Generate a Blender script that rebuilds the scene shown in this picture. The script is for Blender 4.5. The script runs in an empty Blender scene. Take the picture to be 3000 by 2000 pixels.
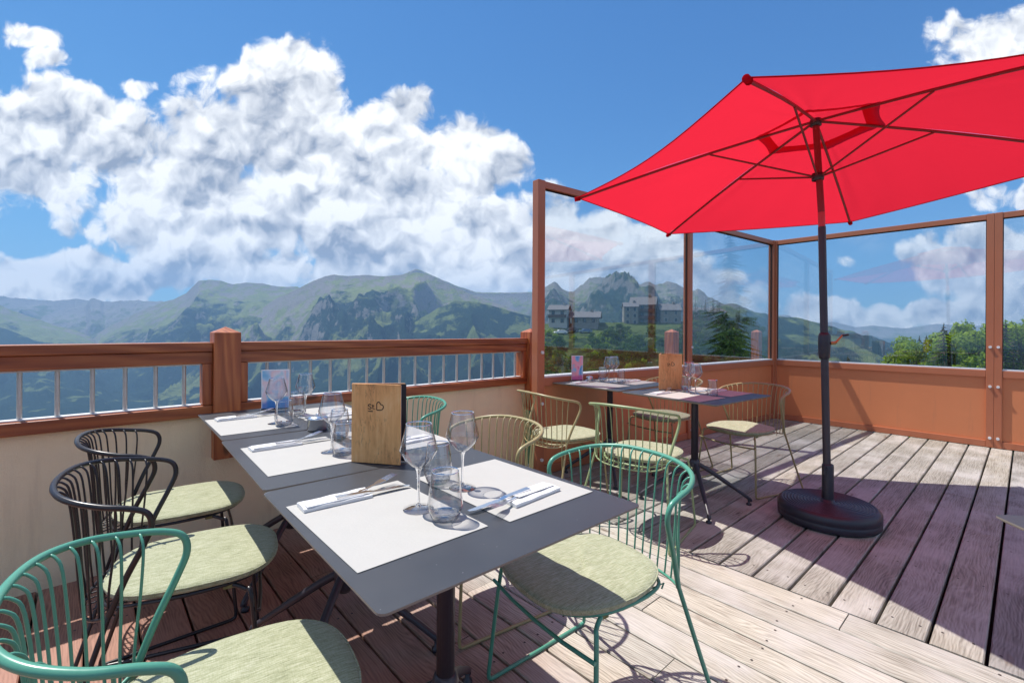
import bpy, math, random
import numpy as np
from mathutils import Vector, Matrix
R = math.radians
random.seed(4)
rng = np.random.default_rng(7)
SC = bpy.context.scene
COL = SC.collection

# ------------------------------------------------------------------ camera
EYE = 1.18
cam_d = bpy.data.cameras.new('camera')
cam = bpy.data.objects.new('camera', cam_d)
COL.objects.link(cam)
cam.matrix_world = (Matrix.Translation((0, 0, EYE)) @ Matrix.Rotation(R(-42.1), 4, 'Z')
                    @ Matrix.Rotation(R(90), 4, 'X') @ Matrix.Rotation(0.0055, 4, 'Z'))
cam_d.sensor_width = 36
cam_d.lens = 1072 / 2352 * 36
cam_d.shift_y = -29.5 / 2352
cam_d.clip_start = 0.02
cam_d.clip_end = 90000
SC.camera = cam
FW = (math.cos(R(47.9)), math.sin(R(47.9)))       # the direction of the view on the plan
RT = (FW[1], -FW[0])
SKY_STRENGTH = 0.15

# ------------------------------------------------------------------ view
SC.view_settings.view_transform = 'Standard'
SC.view_settings.look = 'None'
SC.view_settings.exposure = 0.5
SC.view_settings.gamma = 1
SC.cycles.use_denoising = True
SC.cycles.max_bounces = 10
SC.cycles.transparent_max_bounces = 24
SC.cycles.volume_bounces = 0
SC.cycles.caustics_reflective = False
SC.cycles.caustics_refractive = False
SC.cycles.sample_clamp_indirect = 6

# ------------------------------------------------------------------ sun
SUN = Vector((-0.17, 0.474, 1.0)).normalized()
sl = bpy.data.lights.new('sun', 'SUN')
sl.energy = 4.7
sl.angle = R(0.5)
sl.color = (1.0, 0.95, 0.88)
so = bpy.data.objects.new('sun', sl)
so.rotation_euler = SUN.to_track_quat('Z', 'Y').to_euler()
COL.objects.link(so)


# ------------------------------------------------------------------ node helpers
class NT:
    def __init__(s, tree):
        s.t = tree
        s.n = tree.nodes
        s.l = tree.links

    def put(s, sock, v):
        if isinstance(v, bpy.types.NodeSocket):
            s.l.new(v, sock)
        elif v is not None:
            sock.default_value = v

    def m(s, op, a, b=None, c=None, clamp=False):
        n = s.n.new('ShaderNodeMath')
        n.operation = op
        n.use_clamp = clamp
        for i, v in enumerate((a, b, c)):
            s.put(n.inputs[i], v)
        return n.outputs[0]

    def v(s, op, a, b=None, scale=None):
        n = s.n.new('ShaderNodeVectorMath')
        n.operation = op
        s.put(n.inputs[0], a)
        s.put(n.inputs[1], b)
        if scale is not None:
            s.put(n.inputs[3], scale)
        return n.outputs['Value'] if op in ('DOT_PRODUCT', 'LENGTH', 'DISTANCE') else n.outputs[0]

    def mix(s, f, a, b, mode='MIX'):
        n = s.n.new('ShaderNodeMix')
        n.data_type = 'RGBA'
        n.blend_type = mode
        s.put(n.inputs['Factor'], f)
        s.put(n.inputs[6], a)
        s.put(n.inputs[7], b)
        return n.outputs[2]

    def noise(s, vec, scale, detail=4, rough=.5, dist=0, out=0, dim='3D'):
        n = s.n.new('ShaderNodeTexNoise')
        n.noise_dimensions = dim
        s.put(n.inputs['Vector'], vec)
        s.put(n.inputs['Scale'], scale)
        n.inputs['Detail'].default_value = detail
        n.inputs['Roughness'].default_value = rough
        n.inputs['Distortion'].default_value = dist
        return n.outputs[out]

    def ramp(s, f, stops, interp='LINEAR'):
        n = s.n.new('ShaderNodeValToRGB')
        s.put(n.inputs[0], f)
        n.color_ramp.interpolation = interp
        e = n.color_ramp.elements
        while len(e) < len(stops):
            e.new(0.5)
        for k, (p, c) in enumerate(stops):
            e[k].position = p
            e[k].color = (c, c, c, 1) if isinstance(c, (int, float)) else (*c, 1)
        return n.outputs[0]

    def step(s, x, a, b):
        n = s.n.new('ShaderNodeMapRange')
        n.interpolation_type = 'SMOOTHSTEP'
        s.put(n.inputs[0], x)
        n.inputs[1].default_value = a
        n.inputs[2].default_value = b
        return n.outputs[0]

    def xyz(s, x, y, z):
        n = s.n.new('ShaderNodeCombineXYZ')
        for i, v in enumerate((x, y, z)):
            s.put(n.inputs[i], v)
        return n.outputs[0]

    def sep(s, v):
        n = s.n.new('ShaderNodeSeparateXYZ')
        s.put(n.inputs[0], v)
        return n.outputs

    def coord(s, kind='Object'):
        return s.n.new('ShaderNodeTexCoord').outputs[kind]

    def scaled(s, vec, sc):
        return s.v('MULTIPLY', vec, sc)


# ------------------------------------------------------------------ world: daylight sky with cumulus clouds
world = bpy.data.worlds.new('World')
SC.world = world
world.use_nodes = True
world.cycles.sampling_method = 'MANUAL'
world.cycles.sample_map_resolution = 256
w = NT(world.node_tree)
bg = w.n['Background']
bg.inputs[1].default_value = SKY_STRENGTH
sky = w.n.new('ShaderNodeTexSky')
sky.sky_type = 'NISHITA'
sky.sun_disc = False
sky.sun_elevation = math.asin(SUN.z)
sky.sun_rotation = math.atan2(SUN.x, SUN.y)
sky.altitude = 1500
sky.air_density = 1.15
sky.dust_density = 0.3
sky.ozone_density = 2.5
gen = w.v('NORMALIZE', w.coord('Generated'))
dF = w.v('DOT_PRODUCT', gen, (FW[0], FW[1], 0))
dR = w.v('DOT_PRODUCT', gen, (RT[0], RT[1], 0))
gz = w.sep(gen)[2]
dcl = w.m('MAXIMUM', dF, 0.12)
uu = w.m('DIVIDE', dR, dcl)
vv = w.m('DIVIDE', gz, dcl)
P0 = w.xyz(uu, vv, 0)
warp = w.v('SUBTRACT', w.noise(P0, 5.0, 3, .55, out=1, dim='2D'), (.5, .5, .5))
P1 = w.v('ADD', P0, w.v('SCALE', warp, scale=0.10))
# cloud banks: centre and radii on the sky, in tangents of the bearing and the height
BANKS = [(120, 330, 190, 125), (240, 345, 130, 120), (60, 420, 170, 60), (400, 450, 230, 140), (655, 210, 135, 105),
         (590, 330, 190, 130), (520, 500, 290, 130), (740, 420, 250, 160), (900, 265, 100, 65), (1020, 330, 125, 80),
         (1100, 380, 110, 75), (820, 560, 260, 95), (980, 470, 120, 90), (1130, 520, 90, 75), (1260, 505, 90, 95), (1190, 610, 230, 70),
         (200, 640, 270, 55), (420, 600, 130, 70), (215, 530, 95, 36), (470, 180, 80, 39), (45, 90, 85, 45), (110, 150, 75, 39),
         (290, 190, 60, 24), (2290, 75, 150, 62), (2310, 450, 110, 42), (1470, 590, 95, 70), (1340, 560, 110, 90), (1560, 655, 170, 50), (1700, 675, 110, 38),
         (1900, 722, 190, 42), (2160, 715, 200, 42), (2240, 600, 150, 75), (2350, 600, 110, 80), (1922, 593, 40, 20), (1985, 598, 34, 16),
         (760, 640, 400, 55), (560, 610, 180, 60), (2330, 690, 120, 60), (-180, 400, 260, 160), (-200, 640, 300, 60), (2600, 500, 260, 200), (2700, 700, 500, 60),
         (380, 395, 60, 30)]
dens = None


def cloud_low(y):
    return 600 < y < 760


for (x, y, rx, ry) in BANKS:
    c = ((x - 1176) / 1072, (754.5 - y) / 1072, 0)
    d = w.v('MULTIPLY', w.v('SUBTRACT', P1, c), (1072 / rx, 1072 / ry, 0))
    q = w.m('SUBTRACT', 1.0, w.v('DOT_PRODUCT', d, d))
    q = w.m('MULTIPLY', q, min(1.0, 0.4 + ry / 120))
    if ry > 60 or cloud_low(y):
        q = w.m('ADD', q, 0.20)
    if ry < 40:
        q = w.m('SUBTRACT', q, 0.34)
    dens = q if dens is None else w.m('SMOOTH_MAX', dens, q, 0.25)
dens = w.m('MAXIMUM', dens, -2.0)


def billow(vec):
    n1 = w.n.new('ShaderNodeTexVoronoi')
    n1.voronoi_dimensions = '2D'
    n1.feature = 'F1'
    w.put(n1.inputs['Vector'], vec)
    n1.inputs['Scale'].default_value = 6.5
    n1.inputs['Detail'].default_value = 3
    n1.inputs['Roughness'].default_value = .5
    n1.inputs['Lacunarity'].default_value = 2.1
    b = w.m('SUBTRACT', 0.75, n1.outputs['Distance'])
    f = w.noise(vec, 5, 8, .56, dim='2D')
    return w.m('ADD', w.m('MULTIPLY', b, 0.42), w.m('MULTIPLY', f, 1.0))


P2 = w.v('ADD', P0, w.v('SCALE', w.v('SUBTRACT', w.noise(P0, 14, 2, .5, out=1, dim='2D'), (.5, .5, .5)), scale=0.045))
h0 = billow(P2)
h1 = billow(w.v('ADD', P2, (-0.010, 0.026, 0)))
hs = w.m('SUBTRACT', h0, 0.40)
wisp = w.m('SUBTRACT', w.noise(P2, 24, 5, .66, .25, dim='2D'), .5)
tot = w.m('ADD', w.m('ADD', dens, w.m('MULTIPLY', hs, 2.4)), w.m('MULTIPLY', wisp, .85))
alpha = w.step(tot, 0.02, 0.62)
# generic clouds for the half of the sky behind the view
gback = w.step(w.noise(gen, 3.0, 4, .55), 0.46, 0.60)
isfront = w.step(dF, 0.12, 0.2)
alpha = w.m('ADD', w.m('MULTIPLY', alpha, isfront), w.m('MULTIPLY', gback, w.m('SUBTRACT', 1.0, isfront)))
alpha = w.m('MULTIPLY', alpha, w.step(gz, -0.03, 0.0))
lit = w.m('ADD', w.m('MULTIPLY', w.m('SUBTRACT', h0, h1), 2.9), w.m('MULTIPLY', wisp, .28))
core = w.m('MULTIPLY', w.step(w.noise(w.v('ADD', P2, (3.3, 1.7, 0)), 3.6, 4, .55, dim='2D'), 0.34, 0.62), w.step(tot, 0.35, 1.4))
br = w.m('ADD', w.m('SUBTRACT', 0.83, w.m('MULTIPLY', core, 0.38)), lit)
br = w.m('MINIMUM', w.m('MAXIMUM', br, 0.12), 1.0)
cc = w.mix(br, (0.17, 0.21, 0.30, 1), (0.98, 0.98, 0.97, 1))
cc = w.v('SCALE', cc, scale=0.90 / SKY_STRENGTH)
skyc = w.v('MULTIPLY', sky.outputs[0], (0.26, 0.58, 1.06))
skyc = w.v('DIVIDE', skyc, w.v('ADD', w.v('SCALE', skyc, scale=0.12), (1, 1, 1)))
w.l.new(w.mix(alpha, skyc, cc), bg.inputs[0])

# ------------------------------------------------------------------ materials
MATS = {}


def mat(name, color=(.5, .5, .5), rough=.5, metal=0.0, build=None, spec=.5):
    if name in MATS:
        return MATS[name]
    m = bpy.data.materials.new(name)
    m.use_nodes = True
    t = NT(m.node_tree)
    b = t.n['Principled BSDF']
    b.inputs['Base Color'].default_value = (*color, 1)
    b.inputs['Roughness'].default_value = rough
    b.inputs['Metallic'].default_value = metal
    b.inputs['Specular IOR Level'].default_value = spec
    if build:
        build(t, b)
    MATS[name] = m
    return m


def bump(t, b, h, strength=.3, dist=.01):
    n = t.n.new('ShaderNodeBump')
    n.inputs['Strength'].default_value = strength
    n.inputs['Distance'].default_value = dist
    t.put(n.inputs['Height'], h)
    t.l.new(n.outputs[0], b.inputs['Normal'])


def attr(t, name):
    n = t.n.new('ShaderNodeAttribute')
    n.attribute_name = name
    return n


def paint(name, col, rough=.4, var=.12, scale=8, bumpy=0.0, metal=0.0):
    """painted or coated surface with faint dirt and uneven gloss"""
    def bl(t, b):
        c = t.coord()
        n = t.noise(c, scale, 6, .6)
        n2 = t.noise(c, scale * 9, 3, .6)
        lo = tuple(x * (1 - var) for x in col)
        hi = tuple(min(1, x * (1 + var)) for x in col)
        cl = t.mix(n, (*lo, 1), (*hi, 1))
        if 'panel' in name:      # rain streaks and scuffs
            st = t.step(t.noise(t.scaled(c, (14, 14, 1.2)), 1, 5, .7), .54, .74)
            cl = t.mix(t.m('MULTIPLY', st, .30), cl, (*[x * .55 + .04 for x in col], 1))
            sp = t.step(t.noise(c, 60, 3, .6), .70, .76)
            cl = t.mix(t.m('MULTIPLY', sp, .35), cl, (.62, .45, .34, 1))
        t.l.new(cl, b.inputs['Base Color'])
        t.l.new(t.m('ADD', rough - .08, t.m('MULTIPLY', n2, .16)), b.inputs['Roughness'])
        if bumpy:
            bump(t, b, n2, bumpy, .002)
    return mat(name, col, rough, metal, bl)


def deck_mat(name, along):
    def bl(t, b):
        c = t.coord()
        pr = attr(t, 'plank').outputs['Fac']
        rnd = t.m('MULTIPLY', pr, 37.0)
        lon, cro = (1.0, 22.0)
        sc = (lon, cro, 1) if along == 'x' else (cro, lon, 1)
        cv = t.v('ADD', c, t.xyz(rnd, t.m('MULTIPLY', pr, 91.0), 0))
        g = t.scaled(cv, sc)
        warp = t.noise(t.scaled(cv, (1.6, 5.0, 1) if along == 'x' else (5.0, 1.6, 1)), 1.0, 3, .5)
        wv = t.n.new('ShaderNodeTexWave')
        wv.bands_direction = 'Y' if along == 'x' else 'X'
        t.put(wv.inputs['Vector'], t.v('ADD', t.scaled(cv, (.25, 1, 1) if along == 'x' else (1, .25, 1)),
                                      t.v('SCALE', t.xyz(warp, warp, 0), scale=0.20)))
        wv.inputs['Scale'].default_value = 26
        wv.inputs['Distortion'].default_value = 1.1
        wv.inputs['Detail'].default_value = 2
        wv.inputs['Detail Scale'].default_value = 1.2
        fine = t.noise(g, 6, 6, .62)
        blot = t.noise(cv, 2.3, 5, .6)
        streak = t.noise(t.scaled(cv, (.7, 9, 1) if along == 'x' else (9, .7, 1)), 2.2, 5, .7)
        grain = t.m('ADD', t.m('MULTIPLY', wv.outputs['Fac'], .08 if along == 'x' else .12), t.m('ADD', t.m('MULTIPLY', fine, .60), t.m('MULTIPLY', streak, .30)))
        col = t.ramp(grain, [(.26, (.12, .10, .08)), (.40, (.25, .23, .195)), (.53, (.41, .39, .34)), (.72, (.58, .56, .50))])
        # tone of each plank: silver grey to warm brown
        tone = t.ramp(pr, [(0, (.74, .73, .74)), (.35, (1.02, 1.0, .98)), (.7, (.90, .87, .84)), (1, (1.12, 1.07, 1.0))])
        col = t.mix(1.0, col, tone, 'MULTIPLY')
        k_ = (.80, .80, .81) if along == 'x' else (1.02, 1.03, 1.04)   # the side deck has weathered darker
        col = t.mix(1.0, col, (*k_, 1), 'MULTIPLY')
        st = t.step(blot, .42, .68)
        col = t.mix(t.m('MULTIPLY', st, .55), col, (.55, .52, .50, 1))
        # knots
        vo = t.n.new('ShaderNodeTexVoronoi')
        t.put(vo.inputs['Vector'], t.scaled(cv, (1.3, 4.2, 1) if along == 'x' else (4.2, 1.3, 1)))
        vo.inputs['Scale'].default_value = 1.35
        kn = t.step(vo.outputs['Distance'], .085, .035)
        rng_ = t.step(t.m('ABSOLUTE', t.m('SUBTRACT', vo.outputs['Distance'], .11)), .03, .0)
        col = t.mix(t.m('MULTIPLY', rng_, .4), col, (.22, .16, .12, 1))
        col = t.mix(t.m('MULTIPLY', kn, .8), col, (.10, .06, .04, 1))
        # reddish shade under the tables by the wall, painted into the board colour
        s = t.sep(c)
        shade_red = t.step(t.m('ADD', s[0], t.m('MULTIPLY', t.noise(c, 2.0, 3), .5)), 1.7, .9)
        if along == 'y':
            col = t.mix(shade_red, col, t.mix(1.0, col, (.72, .38, .30, 1), 'MULTIPLY'))
        t.l.new(col, b.inputs['Base Color'])
        t.l.new(t.m('SUBTRACT', .8, t.m('MULTIPLY', fine, .3)), b.inputs['Roughness'])
        bump(t, b, t.m('ADD', grain, t.m('MULTIPLY', kn, -.4)), .35, .003)
    return mat(name, rough=.75, build=bl)


def rail_wood(name, axis, dark=1.0, col=None):
    def bl(t, b):
        c = t.coord()
        sc = {'x': (1.2, 16, 16), 'z': (16, 16, 1.2), 'y': (16, 1.2, 16)}[axis]
        cv = t.v('ADD', t.scaled(c, sc), (3.1, 7.7, 1.9))
        wv = t.n.new('ShaderNodeTexWave')
        wv.bands_direction = 'DIAGONAL'
        t.put(wv.inputs['Vector'], cv)
        wv.inputs['Scale'].default_value = .8
        wv.inputs['Distortion'].default_value = 7
        wv.inputs['Detail'].default_value = 3
        f = t.noise(cv, 2.4, 6, .6)
        g = t.m('ADD', t.m('MULTIPLY', wv.outputs['Fac'], .28), t.m('MULTIPLY', f, .72))
        k = dark
        cl = t.ramp(g, [(.2, (.17 * k, .036 * k, .013 * k)), (.5, (.36 * k, .095 * k, .028 * k)), (.8, (.54 * k, .19 * k, .06 * k))])
        big = t.noise(c, 2.5, 3)
        cl = t.mix(t.m('MULTIPLY', big, .5), cl, (.20 * k, .06 * k, .03 * k, 1))
        vo = t.n.new('ShaderNodeTexVoronoi')
        t.put(vo.inputs['Vector'], t.scaled(c, (2.2, 2.2, 6) if axis == 'x' else (6, 6, 2.2)))
        vo.inputs['Scale'].default_value = 1.1
        kn = t.step(vo.outputs['Distance'], .15, .07)
        cl = t.mix(t.m('MULTIPLY', kn, .75), cl, (.06, .02, .01, 1))
        t.l.new(cl, b.inputs['Base Color'])
        t.l.new(t.m('ADD', .28, t.m('MULTIPLY', f, .25)), b.inputs['Roughness'])
        bump(t, b, f, .25, .002)
    return mat(name, rough=.35, build=bl)


def render_bl(t, b):
    c = t.coord()
    n = t.noise(c, 3, 5, .6)
    f = t.noise(c, 240, 3, .7)
    s = t.sep(c)
    col = t.mix(n, (.86, .68, .43, 1), (.94, .80, .55, 1))
    low = t.step(t.m('ADD', s[2], t.m('MULTIPLY', n, .2)), .26, .04)   # browner towards the deck
    col = t.mix(t.m('MULTIPLY', low, .35), col, (.40, .27, .20, 1))
    run_ = t.step(t.noise(t.scaled(c, (9, 9, .9)), 1, 5, .65), .52, .70)
    col = t.mix(t.m('MULTIPLY', run_, .28), col, (.50, .37, .24, 1))
    blotch = t.step(t.noise(c, 1.1, 5, .6), .50, .66)
    col = t.mix(t.m('MULTIPLY', blotch, .18), col, (.55, .42, .33, 1))
    t.l.new(col, b.inputs['Base Color'])
    bump(t, b, t.m('ADD', f, t.noise(c, 30, 4, .6)), .7, .004)


def fabric_bl(t, b):
    c = t.coord()
    a = t.noise(t.scaled(c, (28, 300, 60)), 1, 4, .75)
    a2 = t.noise(t.scaled(c, (420, 60, 60)), 1, 3, .7)
    n = t.noise(c, 7, 4, .6)
    g = t.m('ADD', t.m('MULTIPLY', a, .75), t.m('MULTIPLY', a2, .25))
    col = t.ramp(g, [(.34, (.18, .19, .11)), (.48, (.33, .345, .215)), (.60, (.46, .465, .335)), (.72, (.60, .595, .47))])
    col = t.mix(t.m('MULTIPLY', n, .18), col, (.42, .43, .25, 1))
    t.l.new(col, b.inputs['Base Color'])
    b.inputs['Sheen Weight'].default_value = .25
    bump(t, b, g, .6, .002)


def thin_glass(name, tint, edge, refl=1.0, gpow=3.0):
    m = bpy.data.materials.new(name)
    m.use_nodes = True
    t = NT(m.node_tree)
    for n in list(t.n):
        if n.type != 'OUTPUT_MATERIAL':
            t.n.remove(n)
    out = [n for n in t.n][0]
    lw = t.n.new('ShaderNodeLayerWeight')
    lw.inputs['Blend'].default_value = .5
    tr = t.n.new('ShaderNodeBsdfTransparent')
    e = t.m('POWER', lw.outputs['Facing'], gpow)
    t.l.new(t.mix(e, (*tint, 1), (*edge, 1)), tr.inputs[0])
    gl = t.n.new('ShaderNodeBsdfGlossy')
    gl.inputs['Roughness'].default_value = 0.0
    ms = t.n.new('ShaderNodeMixShader')
    sch = t.m('ADD', .04, t.m('MULTIPLY', t.m('POWER', lw.outputs['Facing'], 5.0), .96))
    t.put(ms.inputs[0], t.m('MULTIPLY', sch, refl, clamp=True))
    t.l.new(tr.outputs[0], ms.inputs[1])
    t.l.new(gl.outputs[0], ms.inputs[2])
    t.l.new(ms.outputs[0], out.inputs[0])
    MATS[name] = m
    return m


def canopy_bl(name, c1, c2):
    m = bpy.data.materials.new(name)
    m.use_nodes = True
    t = NT(m.node_tree)
    for n in list(t.n):
        if n.type != 'OUTPUT_MATERIAL':
            t.n.remove(n)
    out = [n for n in t.n][0]
    c = t.coord()
    f = t.noise(c, 900, 2, .6)
    v = t.noise(c, 1.5, 3, .5)
    d = t.n.new('ShaderNodeBsdfDiffuse')
    tl = t.n.new('ShaderNodeBsdfTranslucent')
    t.l.new(t.mix(v, (*[x * .9 for x in c1], 1), (*c1, 1)), d.inputs[0])
    t.l.new(t.mix(v, (*[x * .9 for x in c2], 1), (*c2, 1)), tl.inputs[0])
    bn = t.n.new('ShaderNodeBump')
    bn.inputs['Strength'].default_value = .2
    bn.inputs['Distance'].default_value = .001
    bn.inputs['Distance'].default_value = .006
    t.l.new(t.m('ADD', t.m('MULTIPLY', f, .1), t.noise(c, 5, 4, .6, 1.5)), bn.inputs['Height'])
    t.l.new(bn.outputs[0], tl.inputs['Normal'])
    t.l.new(bn.outputs[0], d.inputs['Normal'])
    ms = t.n.new('ShaderNodeMixShader')
    ms.inputs[0].default_value = .62
    t.l.new(d.outputs[0], ms.inputs[1])
    t.l.new(tl.outputs[0], ms.inputs[2])
    t.l.new(ms.outputs[0], out.inputs[0])
    return m


def leaf_mat(name, c1, c2):
    m = bpy.data.materials.new(name)
    m.use_nodes = True
    t = NT(m.node_tree)
    for n in list(t.n):
        if n.type != 'OUTPUT_MATERIAL':
            t.n.remove(n)
    out = [n for n in t.n][0]
    f = attr(t, 'tone').outputs['Fac']
    col = t.mix(f, (*c1, 1), (*c2, 1))
    d = t.n.new('ShaderNodeBsdfDiffuse')
    tl = t.n.new('ShaderNodeBsdfTranslucent')
    t.l.new(col, d.inputs[0])
    t.l.new(t.v('MULTIPLY', col, (1.3, 1.35, .6)), tl.inputs[0])
    ms = t.n.new('ShaderNodeMixShader')
    ms.inputs[0].default_value = .45
    t.l.new(d.outputs[0], ms.inputs[1])
    t.l.new(tl.outputs[0], ms.inputs[2])
    t.l.new(ms.outputs[0], out.inputs[0])
    MATS[name] = m
    return m


DECKX = deck_mat('deck_planks_across', 'x')
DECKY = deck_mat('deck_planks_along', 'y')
WOODX = rail_wood('stained_rail_wood', 'x')
WOODZ = rail_wood('stained_post_wood', 'z', 1.25)
COPPER = paint('copper_brown_aluminium', (.42, .145, .072), .36, .10, 5)
PANEL = paint('copper_brown_panel', (.60, .215, .092), .42, .10, 2.5)
STEELW = paint('weathered_steel', (.55, .54, .52), .38, .2, 30, metal=.6)
WHITEAL = paint('pale_aluminium', (.66, .68, .70), .4, .1, 12)
DARKGAP = paint('dark_void', (.03, .02, .02), .9, .2, 5)
RENDER = mat('cream_render', rough=.9, build=render_bl)
FABRIC = mat('green_woven_fabric', rough=.95, build=fabric_bl, spec=.2)
OLIVE = paint('olive_underside', (.20, .19, .08), .9, .3, 60)
GREEN = paint('sea_green_paint', (.08, .29, .205), .32, .06, 9)
BLACK = paint('satin_black_paint', (.018, .016, .02), .3, .2, 9)
BEIGE = paint('olive_beige_paint', (.34, .285, .14), .36, .07, 9)
LIME = paint('pale_green_paint', (.27, .34, .165), .36, .07, 9)
POLE = paint('charcoal_coated_steel', (.045, .04, .052), .34, .15, 9)
BLACKP = paint('black_plastic', (.03, .03, .042), .38, .2, 18, .2)
CHROME = mat('polished_steel', (.80, .80, .81), .22, 1.0)
NAPKIN = paint('white_napkin', (.70, .70, .71), .9, .03, 60, .4)
PAPER = paint('white_paper_mat', (.43, .42, .395), .8, .05, 14, .25)
BLACKC = paint('black_card', (.015, .013, .02), .4, .1, 9)
INK = mat('burnt_ink', (.02, .012, .01), .7)
GLASSP = thin_glass('window_glass', (.955, .97, .975), (.80, .86, .88), 1.9)
GLASSW = thin_glass('drinking_glass', (.975, .975, .985), (.12, .12, .15), 3.2, 2.3)
BASEG = thin_glass('thick_glass_base', (.90, .91, .93), (.30, .32, .38), 2.4, 1.6)
SOLIDG = mat('solid_glass_base', (.97, .98, 1), .01)
SOLIDG.node_tree.nodes['Principled BSDF'].inputs['Transmission Weight'].default_value = 1
SOLIDG.node_tree.nodes['Principled BSDF'].inputs['IOR'].default_value = 1.48
RED = canopy_bl('red_polyester', (.56, .014, .03), (.70, .020, .042))
BRASS = paint('worn_brass', (.45, .26, .10), .35, .15, 30, metal=.8)


def top_bl(t, b):
    c = t.coord()
    n = t.noise(c, 5, 5, .6)
    vs = t.n.new('ShaderNodeTexVoronoi')
    vs.feature = 'DISTANCE_TO_EDGE'
    t.put(vs.inputs['Vector'], t.v('ADD', t.scaled(c, (2.3, 1.1, 1)), t.v('SCALE', t.noise(c, 2, 2, out=1), scale=.6)))
    vs.inputs['Scale'].default_value = 2.2
    sc = t.m('MULTIPLY', t.step(vs.outputs['Distance'], .006, .001), t.step(t.noise(c, 5.5, 1), .60, .68))
    spk = t.step(t.noise(c, 130, 2), .76, .80)
    col = t.mix(n, (.032, .035, .042, 1), (.054, .058, .067, 1))
    col = t.mix(t.m('MULTIPLY', t.m('MAXIMUM', sc, spk), .75), col, (.34, .34, .36, 1))
    t.l.new(col, b.inputs['Base Color'])
    t.l.new(t.m('ADD', .34, t.m('MULTIPLY', n, .18)), b.inputs['Roughness'])


TOPM = mat('anthracite_laminate', rough=.4, build=top_bl)
EDGE = paint('grey_brown_core', (.22, .19, .16), .6, .1, 20)


def oak_bl(t, b):
    c = t.coord()
    f = t.noise(t.scaled(c, (90, 90, 9)), 1, 5, .65)
    n = t.noise(t.scaled(c, (7, 7, 4)), 1, 5, .6, 1.2)
    pits = t.step(t.noise(t.scaled(c, (220, 220, 55)), 1, 3, .7), .53, .60)
    reg = t.step(t.noise(c, 9, 4, .6), .46, .62)
    col = t.ramp(t.m('ADD', t.m('MULTIPLY', n, .6), t.m('MULTIPLY', f, .4)),
                 [(.28, (.50, .19, .06)), (.5, (.84, .41, .15)), (.72, (.95, .62, .32))])
    col = t.mix(t.m('MULTIPLY', t.m('MULTIPLY', pits, reg), .5), col, (.16, .06, .025, 1))
    t.l.new(col, b.inputs['Base Color'])
    bump(t, b, f, .2, .001)


OAK = mat('oak_veneer', rough=.5, build=oak_bl)


def card_bl(seed, pal):
    def f(t, b):
        c = t.coord()
        s = t.v('ADD', c, (seed, seed * 2.1, seed * .7))
        n = t.noise(t.scaled(s, (14, 14, 10)), 1, 1.5, .5, .6)
        a = t.ramp(n, [(.30, pal[0]), (.42, pal[1]), (.50, pal[2]), (.60, pal[3]), (.72, pal[4])])
        z = t.sep(c)[2]
        a = t.mix(t.m('MULTIPLY', t.step(t.m('ADD', z, t.m('MULTIPLY', n, .05)), .085, .06), .85), a, (*pal[5], 1))
        t.l.new(a, b.inputs['Base Color'])
    return f


CARD1 = mat('card_print', rough=.3, build=card_bl(1.3, [(.10, .42, .70), (.45, .62, .80), (.85, .60, .62), (.80, .72, .78), (.25, .60, .72), (.03, .20, .62)]))
CARD2 = mat('card_print_pink', rough=.3, build=card_bl(5.2, [(.05, .30, .70), (.30, .55, .80), (.90, .35, .40), (.85, .45, .60), (.75, .10, .25), (.60, .08, .30)]))
CARDW = paint('card_border', (.82, .82, .86), .4, .03, 10)


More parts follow.
